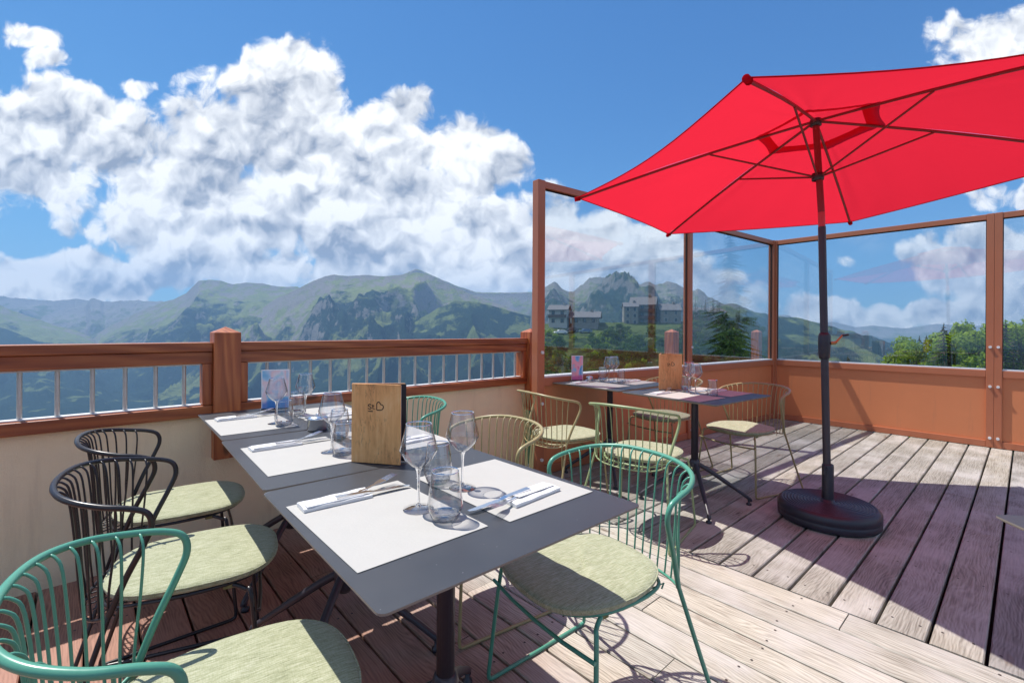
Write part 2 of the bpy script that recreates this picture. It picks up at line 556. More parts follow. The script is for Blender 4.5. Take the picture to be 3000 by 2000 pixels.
# ------------------------------------------------------------------ mesh helpers
class MB:
    def __init__(s):
        s.v, s.f, s.mi, s.sm = [], [], [], []

    def add(s, vs, fs, mi=0, smooth=False):
        o = len(s.v)
        s.v += [tuple(p) for p in vs]
        for f in fs:
            s.f.append(tuple(i + o for i in f))
            s.mi.append(mi)
            s.sm.append(smooth)
        return s

    def box(s, a, b, mi=0):
        (x0, y0, z0), (x1, y1, z1) = a, b
        vs = [(x0, y0, z0), (x1, y0, z0), (x1, y1, z0), (x0, y1, z0), (x0, y0, z1), (x1, y0, z1), (x1, y1, z1), (x0, y1, z1)]
        return s.add(vs, [(0, 3, 2, 1), (4, 5, 6, 7), (0, 1, 5, 4), (1, 2, 6, 5), (2, 3, 7, 6), (3, 0, 4, 7)], mi)

    def tube(s, pts, r, n=8, cap=True, mi=0):
        P = [Vector(p) for p in pts]
        rs = r if isinstance(r, (list, tuple)) else [r] * len(P)
        t0 = (P[1] - P[0]).normalized()
        up = Vector((0, 0, 1)) if abs(t0.z) < .9 else Vector((1, 0, 0))
        nrm = (up - t0 * up.dot(t0)).normalized()
        vs, fs = [], []
        for i, p in enumerate(P):
            if i == 0:
                t = t0
            elif i == len(P) - 1:
                t = (P[i] - P[i - 1]).normalized()
            else:
                t = ((P[i + 1] - p).normalized() + (p - P[i - 1]).normalized())
                t = t.normalized() if t.length > 1e-6 else t0
            nrm = nrm - t * nrm.dot(t)
            nrm.normalize()
            bt = t.cross(nrm)
            for k in range(n):
                a = 2 * math.pi * k / n
                vs.append(p + (nrm * math.cos(a) + bt * math.sin(a)) * rs[i])
        for i in range(len(P) - 1):
            for k in range(n):
                k2 = (k + 1) % n
                fs.append((i * n + k, i * n + k2, (i + 1) * n + k2, (i + 1) * n + k))
        s.add(vs, fs, mi, True)
        if cap:
            s.add(vs[:n], [tuple(range(n - 1, -1, -1))], mi)
            s.add(vs[-n:], [tuple(range(n))], mi)
        return s

    def lathe(s, prof, n=24, c=(0, 0, 0), mi=0, smooth=True):
        vs, fs = [], []
        for (r, z) in prof:
            for k in range(n):
                a = 2 * math.pi * k / n
                vs.append((c[0] + r * math.cos(a), c[1] + r * math.sin(a), c[2] + z))
        for i in range(len(prof) - 1):
            for k in range(n):
                k2 = (k + 1) % n
                fs.append((i * n + k, i * n + k2, (i + 1) * n + k2, (i + 1) * n + k))
        return s.add(vs, fs, mi, smooth)

    def prism(s, poly, z0, z1, mi=0, side=None):
        n = len(poly)
        s.add([(x, y, z0) for x, y in poly] + [(x, y, z1) for x, y in poly],
              [tuple(range(n - 1, -1, -1)), tuple(range(n, 2 * n))], mi)
        s.add([(x, y, z0) for x, y in poly] + [(x, y, z1) for x, y in poly],
              [(k, (k + 1) % n, n + (k + 1) % n, n + k) for k in range(n)], mi if side is None else side)
        return s

    def xform(s, M):
        s.v = [tuple(M @ Vector(p)) for p in s.v]
        return s

    def build(s, name, mats, parent=None, bevel=0):
        me = bpy.data.meshes.new(name)
        me.from_pydata(s.v, [], s.f)
        for m in (mats if isinstance(mats, (list, tuple)) else [mats]):
            me.materials.append(m)
        me.polygons.foreach_set('material_index', s.mi)
        me.polygons.foreach_set('use_smooth', s.sm)
        me.update()
        o = bpy.data.objects.new(name, me)
        COL.objects.link(o)
        if parent:
            o.parent = parent
        if bevel:
            b = o.modifiers.new('bevel', 'BEVEL')
            b.width = bevel
            b.segments = 2
            b.limit_method = 'ANGLE'
            b.angle_limit = R(40)
        return o


def spline(pts, n=6, closed=False):
    P = [Vector(p) for p in pts]
    out = []
    m = len(P)
    for i in range(m if closed else m - 1):
        if closed:
            a, b, c, d = P[(i - 1) % m], P[i], P[(i + 1) % m], P[(i + 2) % m]
        else:
            a, b, c, d = P[max(i - 1, 0)], P[i], P[i + 1], P[min(i + 2, m - 1)]
        for k in range(n):
            t = k / n
            out.append(.5 * ((2 * b) + (c - a) * t + (2 * a - 5 * b + 4 * c - d) * t * t + (3 * b - a - 3 * c + d) * t ** 3))
    out.append(P[0] if closed else P[-1])
    return out


def tag(o, label=None, cat=None, group=None, kind=None):
    if label:
        o['label'] = label
    if cat:
        o['category'] = cat
    if group:
        o['group'] = group
    if kind:
        o['kind'] = kind
    return o


def empty(name, loc=(0, 0, 0), rz=0):
    o = bpy.data.objects.new(name, None)
    o.empty_display_size = .1
    o.location = loc
    o.rotation_euler = (0, 0, rz)
    COL.objects.link(o)
    return o


KIDS = {}


def copy_tree(o, parent=None):
    c = o.copy()
    COL.objects.link(c)
    c.parent = parent
    for ch in list(o.children):
        copy_tree(ch, c)
    return c


def set_mat(root, frm, to):
    """repaint a copied thing: its own mesh data for the parts that change colour"""
    for ch in [root] + list(root.children_recursive):
        if ch.type == 'MESH' and ch.data.materials and ch.data.materials[0] == frm:
            key = (ch.data.name.split('.')[0] + ch.data.name, to.name)
            if key not in KIDS:
                d = ch.data.copy()
                d.materials[0] = to
                KIDS[key] = d
            ch.data = KIDS[key]


# ------------------------------------------------------------------ numpy noise for terrain
def vnoise(x, y, seed):
    xi, yi = np.floor(x).astype(np.int64), np.floor(y).astype(np.int64)
    fx, fy = x - xi, y - yi
    fx, fy = fx * fx * fx * (fx * (fx * 6 - 15) + 10), fy * fy * fy * (fy * (fy * 6 - 15) + 10)

    def h(a, b):
        k = (a * 374761393 + b * 668265263 + seed * 974634777) & 0xffffffff
        k = ((k ^ (k >> 13)) * 1274126177) & 0xffffffff
        return ((k ^ (k >> 16)) & 0xffff) / 65535.0
    return (h(xi, yi) * (1 - fx) + h(xi + 1, yi) * fx) * (1 - fy) + (h(xi, yi + 1) * (1 - fx) + h(xi + 1, yi + 1) * fx) * fy


def fbm(x, y, seed, oct=5, ridged=False, gain=.5):
    a, s, t = 1.0, 0, 0
    for k in range(oct):
        n = vnoise(x, y, seed + k * 17)
        if ridged:
            n = 1 - np.abs(2 * n - 1)
        s = s + a * n
        t += a
        a *= gain
        x, y = x * 2.03 + 13.7, y * 2.03 + 7.1
    return s / t


def uvof(px, py):
    """bearing and height (tangents against the view direction) of a skyline point"""
    xp, yp = px - 1176, py - 754.5
    return (xp + .0055 * yp) / 1072, -(yp - .0055 * xp) / 1072


def terrain_mat(name, forest, meadow, rock, fo=.5, rocky=.0, scale=1.0):
    def bl(t, b):
        geo = t.n.new('ShaderNodeNewGeometry')
        p = geo.outputs['Position']
        nz = t.sep(geo.outputs['Normal'])[2]
        z = t.sep(p)[2]
        big = t.noise(p, .0022 * scale, 6, .62)
        mid = t.noise(p, .011 * scale, 5, .65)
        fine = t.noise(p, .07 * scale, 4, .7)
        hi = attr(t, 'rel').outputs['Fac']
        f = t.m('ADD', t.m('ADD', t.m('MULTIPLY', big, 1.1), t.m('MULTIPLY', mid, .55)), t.m('MULTIPLY', hi, -.85))
        fm = t.step(f, fo + .10, fo - .04)          # 1 = open ground
        fm = t.m('MAXIMUM', fm, t.m('MULTIPLY', t.step(t.noise(t.v('ADD', p, (900, 0, 0)), .0042 * scale, 5, .62), .55, .60), .8))   # clearings
        fcol = t.mix(fine, (*[x * .45 for x in forest], 1), (*[x * 1.6 for x in forest], 1))
        mcol = t.mix(t.noise(p, .02 * scale, 5, .7), (*[x * .6 for x in meadow], 1), (*[x * 1.5 for x in meadow], 1))
        col = t.mix(fm, fcol, mcol)
        rk = t.m('ADD', t.m('MULTIPLY', t.noise(p, .014 * scale, 6, .7), 1.0), t.m('ADD', t.m('MULTIPLY', hi, .5), t.m('MULTIPLY', nz, -.35)))
        col = t.mix(t.step(rk, .62 - rocky, .74 - rocky), col, t.mix(fine, (*[x * .6 for x in rock], 1), (*[x * 1.2 for x in rock], 1)))
        t.l.new(col, b.inputs['Base Color'])
        b.inputs['Specular IOR Level'].default_value = .05
        bump(t, b, t.m('ADD', fine, mid), .8, 13 / scale)
    return mat(name, rough=.95, build=bl)


TERR = {}


def ridge(name, sky_pts, D0, depth, zbase, material, seed, amp=.12, ncol=420, nrow=110, crest=.004, px0=None, px1=None, power=.85, gsc=1.0, back=.25, taper=.06):
    """a mountain flank: the crest follows the skyline points at distance D0, spurs and gullies run down towards zbase"""
    xs = [p[0] for p in sky_pts]
    ys = [p[1] for p in sky_pts]
    px0 = xs[0] if px0 is None else px0
    px1 = xs[-1] if px1 is None else px1
    px = np.linspace(px0, px1, ncol)
    py = np.interp(px, xs, ys)
    u, v = uvof(px, py)
    rows = np.concatenate([np.linspace(-back, 0, 8)[:-1], np.linspace(0, 1, nrow) ** 1.15])
    T, U = np.meshgrid(rows, u, indexing='ij')
    _, V = np.meshgrid(rows, v, indexing='ij')
    d = D0 - depth * T
    X = (FW[0] + RT[0] * U) * d
    Y = (FW[1] + RT[1] * U) * d
    zc = np.maximum(EYE + V * D0, zbase + 4)
    L = D0 * .16 * gsc
    cn = (fbm(U * D0 / (L * .12), U * 0 + 3, seed + 5, 4) - .5) * crest * D0
    tt = np.clip(T, 0, 1)
    fall = np.where(T >= 0, tt ** power, (-T) * 1.6)
    Z = zc + cn * np.exp(-np.abs(T) * 30) - (zc - zbase) * np.clip(fall, 0, 1.2)
    wx = U * D0 / L + (fbm(X / L, Y / L, seed + 9, 3) - .5) * 1.5
    spur = fbm(wx, T * .9 + .6 * fbm(X / L * 2, Y / L * 2, seed + 2, 3), seed, 5, True, .42) - .58
    rough = fbm(X / (L * .3), Y / (L * .3), seed + 3, 5, False, .45) - .5
    H = np.maximum(zc - zbase, 10)
    env = np.clip(tt * 2.6, 0, 1) ** 1.3 * np.clip((1.05 - tt) * 4, 0, 1)
    Z = Z + env * (spur * amp * 5.6 + rough * amp * 2.0) * H
    cu_ = np.linspace(0, 1, ncol)
    tap = np.clip(np.minimum(cu_ / taper, (1 - cu_) / taper), 0, 1)
    tap = tap * tap * (3 - 2 * tap)
    Z = zbase + (Z - zbase) * tap[None, :]
    nr, nc = Z.shape
    mb_v = np.stack([X, Y, Z], -1).reshape(-1, 3)
    me = bpy.data.meshes.new(name)
    idx = np.arange(nr * nc).reshape(nr, nc)
    f = np.stack([idx[:-1, :-1], idx[1:, :-1], idx[1:, 1:], idx[:-1, 1:]], -1).reshape(-1, 4)
    me.from_pydata(mb_v.tolist(), [], f.tolist())
    at = me.attributes.new('rel', 'FLOAT', 'POINT')
    at.data.foreach_set('value', (1 - np.clip(np.abs(T), 0, 1)).astype(np.float32).ravel())
    me.materials.append(material)
    me.polygons.foreach_set('use_smooth', [True] * len(me.polygons))
    me.update()
    o = bpy.data.objects.new(name, me)
    COL.objects.link(o)
    tag(o, kind='structure')

    def at_(uq, tq):
        i = np.clip(np.searchsorted(rows, tq), 1, nr - 1)
        j = np.clip(np.searchsorted(u, uq), 1, nc - 1)
        a = (tq - rows[i - 1]) / (rows[i] - rows[i - 1])
        b = (uq - u[j - 1]) / (u[j] - u[j - 1])
        q = lambda G: (G[i - 1, j - 1] * (1 - a) + G[i, j - 1] * a) * (1 - b) + (G[i - 1, j] * (1 - a) + G[i, j] * a) * b
        return (float(q(X)), float(q(Y)), float(q(Z)))
    TERR[name] = at_
    return o


# ================================================================== SETTING: LAND
def z8(*p):
    return [(a * .5333, 548.8 + b * .5333) for a, b in p]


def z4(*p):
    return [(1176 + a * .35, 392 + b * .35) for a, b in p]


def z7(*p):
    return [(1254 + a * .5, 78.4 + b * .5) for a, b in p]


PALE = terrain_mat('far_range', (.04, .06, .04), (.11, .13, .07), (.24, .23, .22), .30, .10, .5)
SLOPE = terrain_mat('alpine_slope', (.010, .024, .014), (.15, .175, .055), (.22, .20, .18), .18, .0, .7)
FORST = terrain_mat('forest_slope', (.009, .023, .014), (.11, .14, .045), (.16, .15, .14), -.10, -.2, 1.0)
ROCKY = terrain_mat('rocky_slope', (.018, .034, .018), (.10, .13, .045), (.17, .165, .15), .04, .05, 1.6)

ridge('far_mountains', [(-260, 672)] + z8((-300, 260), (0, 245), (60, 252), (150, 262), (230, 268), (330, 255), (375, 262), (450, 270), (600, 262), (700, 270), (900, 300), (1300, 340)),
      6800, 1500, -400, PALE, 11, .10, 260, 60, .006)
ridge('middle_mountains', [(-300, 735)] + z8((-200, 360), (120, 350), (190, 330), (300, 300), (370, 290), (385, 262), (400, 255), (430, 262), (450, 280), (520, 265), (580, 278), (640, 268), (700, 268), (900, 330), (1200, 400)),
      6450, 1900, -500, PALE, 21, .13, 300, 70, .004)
ridge('left_mountain', [(-420, 620), (-300, 640)] + z8((-150, 250), (0, 285), (60, 310), (160, 345), (250, 375), (330, 395), (390, 420), (430, 450), (520, 540), (700, 640)),
      5200, 2000, -560, SLOPE, 31, .10, 260, 90, .003)
ridge('lower_left_hill', [(-700, 620), (-300, 690)] + z8((-150, 360), (0, 378), (60, 400), (130, 430), (190, 450), (300, 520), (520, 600)),
      4300, 1700, -560, FORST, 41, .08, 200, 80, .004)
ridge('valley_shoulder_mountain', z8((200, 900), (330, 500), (375, 442), (430, 400), (480, 372), (600, 312), (700, 272), (760, 255), (800, 235), (830, 205), (855, 182), (900, 175), (950, 180), (1000, 195), (1060, 188), (1130, 192), (1200, 205), (1280, 205), (1400, 260), (1600, 380)),
      5600, 2600, -620, SLOPE, 52, .11, 420, 130, .002)
ridge('back_ridge', z8((1500, 260), (1650, 180), (1740, 150), (1790, 128), (1808, 132), (1870, 160), (1960, 200), (2050, 228), (2140, 232), (2288, 228), (2420, 224), (2600, 235)),
      5900, 1000, -500, SLOPE, 61, .08, 260, 70, .002)
ridge('main_mountain', z8((560, 900), (700, 640), (760, 560), (860, 470), (930, 405), (1000, 352), (1060, 330), (1130, 298), (1200, 250), (1280, 216), (1350, 180), (1400, 160), (1440, 154), (1500, 160), (1560, 155), (1650, 160), (1740, 152), (1800, 145), (1850, 155), (1900, 178), (1960, 205), (2020, 235), (2100, 262), (2200, 300), (2300, 340), (2500, 430)),
      4700, 2300, -620, SLOPE, 77, .13, 520, 160, .002)
ridge('forested_spur', z8((1000, 900), (1180, 600), (1400, 490), (1560, 440), (1640, 420), (1720, 385), (1800, 350), (1880, 300), (1960, 268), (2040, 268), (2120, 288), (2200, 312), (2300, 335), (2450, 360), (2600, 400)),
      3600, 1500, -620, FORST, 83, .10, 420, 130, .004)
ridge('rocky_peaks', z4((85, 1000), (100, 860), (130, 796), (145, 790), (160, 780), (200, 765), (240, 745), (275, 735), (310, 762), (370, 800), (400, 800), (430, 778), (470, 748), (510, 708), (535, 700), (560, 694), (620, 692), (660, 700), (700, 695), (740, 688), (765, 686), (800, 706), (835, 748), (870, 742), (900, 736), (960, 750), (1000, 738), (1040, 725), (1080, 735), (1110, 757), (1180, 790), (1215, 782), (1250, 800), (1300, 830), (1370, 862), (1450, 880), (1560, 915), (1640, 935), (1740, 962), (1900, 1010), (2100, 1080)),
      2900, 1700, -260, ROCKY, 93, .15, 520, 150, .012, taper=.03)
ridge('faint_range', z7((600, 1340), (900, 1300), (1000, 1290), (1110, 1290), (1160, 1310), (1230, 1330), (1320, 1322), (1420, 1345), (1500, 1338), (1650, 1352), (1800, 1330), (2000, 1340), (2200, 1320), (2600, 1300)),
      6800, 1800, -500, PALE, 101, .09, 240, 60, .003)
ridge('right_forest_ridge', z7((700, 1230), (850, 1255), (1000, 1285), (1055, 1290), (1100, 1295), (1150, 1300), (1220, 1318), (1280, 1335), (1340, 1350), (1400, 1362), (1460, 1385), (1500, 1392), (1560, 1410), (1600, 1422), (1650, 1445), (1720, 1480), (1850, 1530), (2100, 1640), (2200, 2000)),
      2300, 1500, -420, FORST, 111, .08, 360, 120, .007)
HILLM = terrain_mat('near_meadow', (.018, .032, .013), (.060, .085, .026), (.25, .24, .20), .13, -.25, 30)
ridge('village_hill', [(1195, 1000), (1222, 790), (1232, 752), (1246, 744), (1350, 741), (1450, 740), (1561, 738), (1620, 737), (1700, 746), (1740, 764), (1765, 800), (1790, 860), (1830, 1000)],
      170, 130, -22, HILLM, 121, .035, 260, 110, .0015, gsc=.8)

# the ground: one sheet, a steep slope under the terrace that runs out into the valley floor
bm_v, bm_f = [], []
na, nr_ = 120, 90
rad = np.concatenate([[0], np.geomspace(4, 10600, nr_)])
for i, r in enumerate(rad):
    for k in range(na):
        a = 2 * math.pi * k / na
        x, y = r * math.cos(a), r * math.sin(a)
        along = (x * FW[0] + y * FW[1]) / max(r, 1e-6)
        t = min(r / 1400, 1)
        drop = 3.4 + (640 * (t ** .9) if along > -.2 else 640 * (t ** .9) * max(0, (along + 1) / .8))
        bm_v.append((x, y, -drop))
for i in range(len(rad) - 1):
    for k in range(na):
        k2 = (k + 1) % na
        bm_f.append((i * na + k, i * na + k2, (i + 1) * na + k2, (i + 1) * na + k))
g = MB()
g.add(bm_v, bm_f, 0, True)
gm = terrain_mat('valley_ground', (.03, .055, .022), (.12, .17, .05), (.22, .21, .19), .62, -.3, 1.2)
tag(g.build('ground', gm), kind='structure')

# air over the valley
hz = MB().box((-10800, -10800, -700), (10800, 10800, 950))
hm = bpy.data.materials.new('valley_air')
hm.use_nodes = True
ht = NT(hm.node_tree)
for n in list(ht.n):
    if n.type != 'OUTPUT_MATERIAL':
        ht.n.remove(n)
pv = ht.n.new('ShaderNodeVolumePrincipled')
pv.inputs['Color'].default_value = (.34, .62, 1.0, 1)
pv.inputs['Density'].default_value = 1.0e-4
pv.inputs['Anisotropy'].default_value = 0.1
ht.l.new(pv.outputs[0], [n for n in ht.n if n.type == 'OUTPUT_MATERIAL'][0].inputs['Volume'])
tag(hz.build('haze', hm), kind='stuff')

# ================================================================== TERRACE
XW = 6.80            # plane of the right-hand windbreak
XJ = 2.36            # where the two directions of planks meet


def planks(name, rects, along, material):
    mb = MB()
    pr = []
    for (x0, x1, y0, y1) in rects:
        rv = random.random()
        n0 = len(mb.f)
        c, zt, dz = .004, random.uniform(-.0015, .0015), -.032
        if along == 'y':
            prof = [(x0, dz), (x0, zt - c), (x0 + c, zt), (x1 - c, zt), (x1, zt - c), (x1, dz)]
            vs = [(a, y0, z) for a, z in prof] + [(a, y1, z) for a, z in prof]
        else:
            prof = [(y0, dz), (y0, zt - c), (y0 + c, zt), (y1 - c, zt), (y1, zt - c), (y1, dz)]
            vs = [(x1, a, z) for a, z in prof] + [(x0, a, z) for a, z in prof]
        fs = [(i, i + 1, i + 7, i + 6)[::-1] for i in range(5)] + [(0, 1, 2, 3, 4, 5), (11, 10, 9, 8, 7, 6)]
        mb.add(vs, fs)
        # screws in pairs over each joist
        lo, hi = (y0, y1) if along == 'y' else (x0, x1)
        j = math.ceil((lo - .05) / .6) * .6 + .07
        while j < hi - .02:
            for s_ in (.028, -.028):
                q = (x0 - s_ if s_ < 0 else x1 - s_) if along == 'y' else (y0 - s_ if s_ < 0 else y1 - s_)
                q += random.uniform(-.006, .006)
                jj = j + random.uniform(-.012, .012)
                cx, cy = (q, jj) if along == 'y' else (jj, q)
                mb.add([(cx + .005 * math.cos(a), cy + .005 * math.sin(a), zt + .0012) for a in [k * math.pi / 3 for k in range(6)]],
                       [(0, 1, 2, 3, 4, 5)], 1)
            j += .6
        pr += [rv] * (len(mb.f) - n0)
    o = mb.build(name, [material, mat('rusty_screw', (.06, .045, .04), .6)])
    a = o.data.attributes.new('plank', 'FLOAT', 'FACE')
    a.data.foreach_set('value', pr)
    return tag(o, kind='structure')


rects = []
k = 0
x = XJ - .006
while x > -3.2:
    wd = .1495
    y = -4.0 + (k * .83) % 1.9 - 1.2
    while y < 3.0:
        y2 = y + 2.85
        rects.append((x - wd, x, max(y, -4), min(y2 - .004, 2.96)))
        y = y2
    x -= wd + .0085
    k += 1
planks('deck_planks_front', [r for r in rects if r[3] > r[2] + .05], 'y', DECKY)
rects = []
y = .098 - .158 * 26
while y < 2.9:
    y1 = y + .158 - .012
    xe = XW - .005
    sp = [XJ, xe] if random.random() < .45 else [XJ, random.choice([4.05, 4.63, 5.22]), xe]
    for a, b in zip(sp[:-1], sp[1:]):
        rects.append((a + .002, b - .002, y + .0043, y1 + .0043))
    y += .158
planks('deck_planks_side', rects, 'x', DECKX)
tag(MB().box((-3.3, -4.2, -.30), (XW + .1, 3.0, -.075)).build('dark_sheet_under_deck', DARKGAP), kind='structure')  # near-black sheet that gives the plank gaps their shade

# rendered parapet
wl = MB().box((-3.2, 2.955, -3.0), (2.83, 3.13, .703))
tag(wl.build('parapet_wall', RENDER), 'cream rendered parapet wall under the wooden railing', 'wall')

# railing
rl = empty('wooden_railing', (0, 3.0, 0))
tag(rl, 'brown stained wooden railing with steel bars on top of the cream parapet', 'railing')


def rb(name, a, b, m, bev=.004, par=rl):
    o = MB().box(a, b).build(name, m, par, bev)
    o.location = (0, -3.0, 0) if par is rl else (0, 0, 0)
    return o


def post(x0, x1, zb, y0=2.885, y1=3.01):
    zt = 1.150
    cx, cy = (x0 + x1) / 2, (y0 + y1) / 2
    mb = MB().box((x0, y0, zb), (x1, y1, zt))
    mb.v += []
    o_ = len(mb.v)
    mb.add([(x0, y0, zt), (x1, y0, zt), (x1, y1, zt), (x0, y1, zt), (cx, cy, zt + .032)], [(0, 1, 4), (1, 2, 4), (2, 3, 4), (3, 0, 4)])
    o = mb.build('post', WOODZ, rl)
    o.location = (0, -3.0, 0)
    return o


post(.487, .612, .475)
post(2.822, 2.947, .475)
for (x0, x1) in ((-1.85, .487), (.612, 2.822)):
    rb('top_rail', (x0, 2.915, 1.050), (x1, 3.035, 1.097), WOODX)
    rb('upper_board', (x0, 2.928, .985), (x1, 3.02, 1.049), WOODX)
    rb('lower_rail', (x0, 2.922, .704), (x1, 3.03, .762), WOODX)
    rb('stile', (x0 + .001, 2.930, .763), (x0 + .045, 3.018, .984), WOODZ)
    rb('stile', (x1 - .045, 2.930, .763), (x1 - .001, 3.018, .984), WOODZ)
    rb('steel_strip', (x0 + .046, 2.955, .7635), (x1 - .046, 3.0, .769), WHITEAL, .001)
    rb('steel_strip', (x0 + .046, 2.955, .976), (x1 - .046, 3.0, .9835), STEELW, .001)
bars = [-1.545 + .1195 * i for i in range(17)] + [.766 + .1225 * i for i in range(17)]
pb = None
for bx in bars:
    if -1.8 < bx < .43 or .67 < bx < 2.77:
        if pb is None:
            pb = MB().tube([(0, 2.978, .7695), (0, 2.978, .9755)], .0095, 10).build('bar', STEELW, rl)
            o = pb
        else:
            o = pb.copy()
            COL.objects.link(o)
        o.location = (bx, -3.0, 0)
post(-1.975, -1.85, .475)
# two more posts of the outer railing beyond the glass
for i, (px_, lb) in enumerate(((5.16, 'wooden post with pointed cap behind the middle glass post'), (7.76, 'wooden post with pointed cap behind the far corner of the glass windbreak'))):
    mb = MB().box((-.06, -.06, 0), (.06, .06, 1.50))
    mb.add([(-.06, -.06, 1.5), (.06, -.06, 1.5), (.06, .06, 1.5), (-.06, .06, 1.5), (0, 0, 1.535)], [(0, 1, 4), (1, 2, 4), (2, 3, 4), (3, 0, 4)])
    o = mb.build('railing_post', WOODZ)
    o.location = (px_, 2.86, -.35)
    tag(o, lb, 'post', 'outer railing posts beyond the glass')

# glass windbreaks
HT = 2.37


def windbreak(root, L, cells, post_w, first, bolts=(), depth=.055):
    """frame along local +x, terrace side is local -y"""
    mk = lambda n, a, b, m, bv=.003: MB().box(a, b).build(n, m, root, bv)
    for (a, b) in cells:
        mk('top_rail', (a, -.03, HT - .055), (b, .03, HT), COPPER)
        mk('middle_rail', (a, -.03, .715), (b, .03, .782), COPPER)
        mk('bottom_rail', (a, -.028, .004), (b, .028, .07), COPPER)
        mk('panel', (a, -.008, .0705), (b, .008, .7145), PANEL, 0)
        mk('sill', (a, -.022, .7825), (b, .075, .797), WHITEAL, .002)
        gb = MB().box((a + .001, -.004, .7975), (b - .001, .004, HT - .0555))
        gb.build('glass_pane', GLASSP, root)
        mk('seal', (a, -.009, HT - .064), (b, .009, HT - .0552), DARKGAP, 0)
        mk('seal', (a, -.009, .797), (a + .006, .009, HT - .064), DARKGAP, 0)
        mk('seal', (b - .006, -.009, .797), (b, .009, HT - .064), DARKGAP, 0)
    for a in first:
        mk('post', (a, -.034, .004), (a + post_w, .034, HT + .003), COPPER)
    for (bx, bz) in bolts:
        MB().tube([(bx, -.034, bz), (bx, -.050, bz)], .013, 12).build('bolt_cap', WHITEAL, root)


A = Vector((2.645, 2.655, 0))
B = Vector((XW, 2.30, 0))
Lw = (B - A).length
wb = empty('glass_windbreak', A, math.atan2(B.y - A.y, B.x - A.x))
tag(wb, 'brown framed glass windbreak joining the wooden railing behind the back tables', 'windbreak')
mp = 2.125
windbreak(wb, Lw, [(.075, mp), (mp + .068, Lw - .062)], .068, [], [(.045, .99), (.045, .58), (.045, .13), (mp + .05, .99), (mp + .05, .45), (mp + .05, .10)])
MB().box((0, -.037, .004), (.075, .037, HT + .003)).build('post', COPPER, wb, .004)
MB().box((mp, -.036, .004), (mp + .068, .036, HT + .003)).build('post', COPPER, wb, .004)
MB().box((Lw - .062, -.036, .004), (Lw - .002, .036, HT + .003)).build('post', COPPER, wb, .004)
wr = empty('glass_windbreak', (XW + .005, 2.30, 0), R(-90))
tag(wr, 'long copper brown glass windbreak along the open end of the terrace behind the umbrella', 'windbreak')
cells = [(.055, 2.01), (2.125, 4.15), (4.265, 6.3)]
windbreak(wr, 6.3, cells, .0565, [-.002, 2.011, 2.0685, 4.151, 4.2085],
          [(x_, z_) for x_ in (2.04, 2.097) for z_ in (1.02, .62, .10)])

# ================================================================== CHAIRS
D = dict(tx=-.069, th=.258, tz=.662, bx=-.311, bz=.752, jx=-.160, jh=.228, jz=.425, fx=.193, fh=.250, rx=-.286, rh=.296)


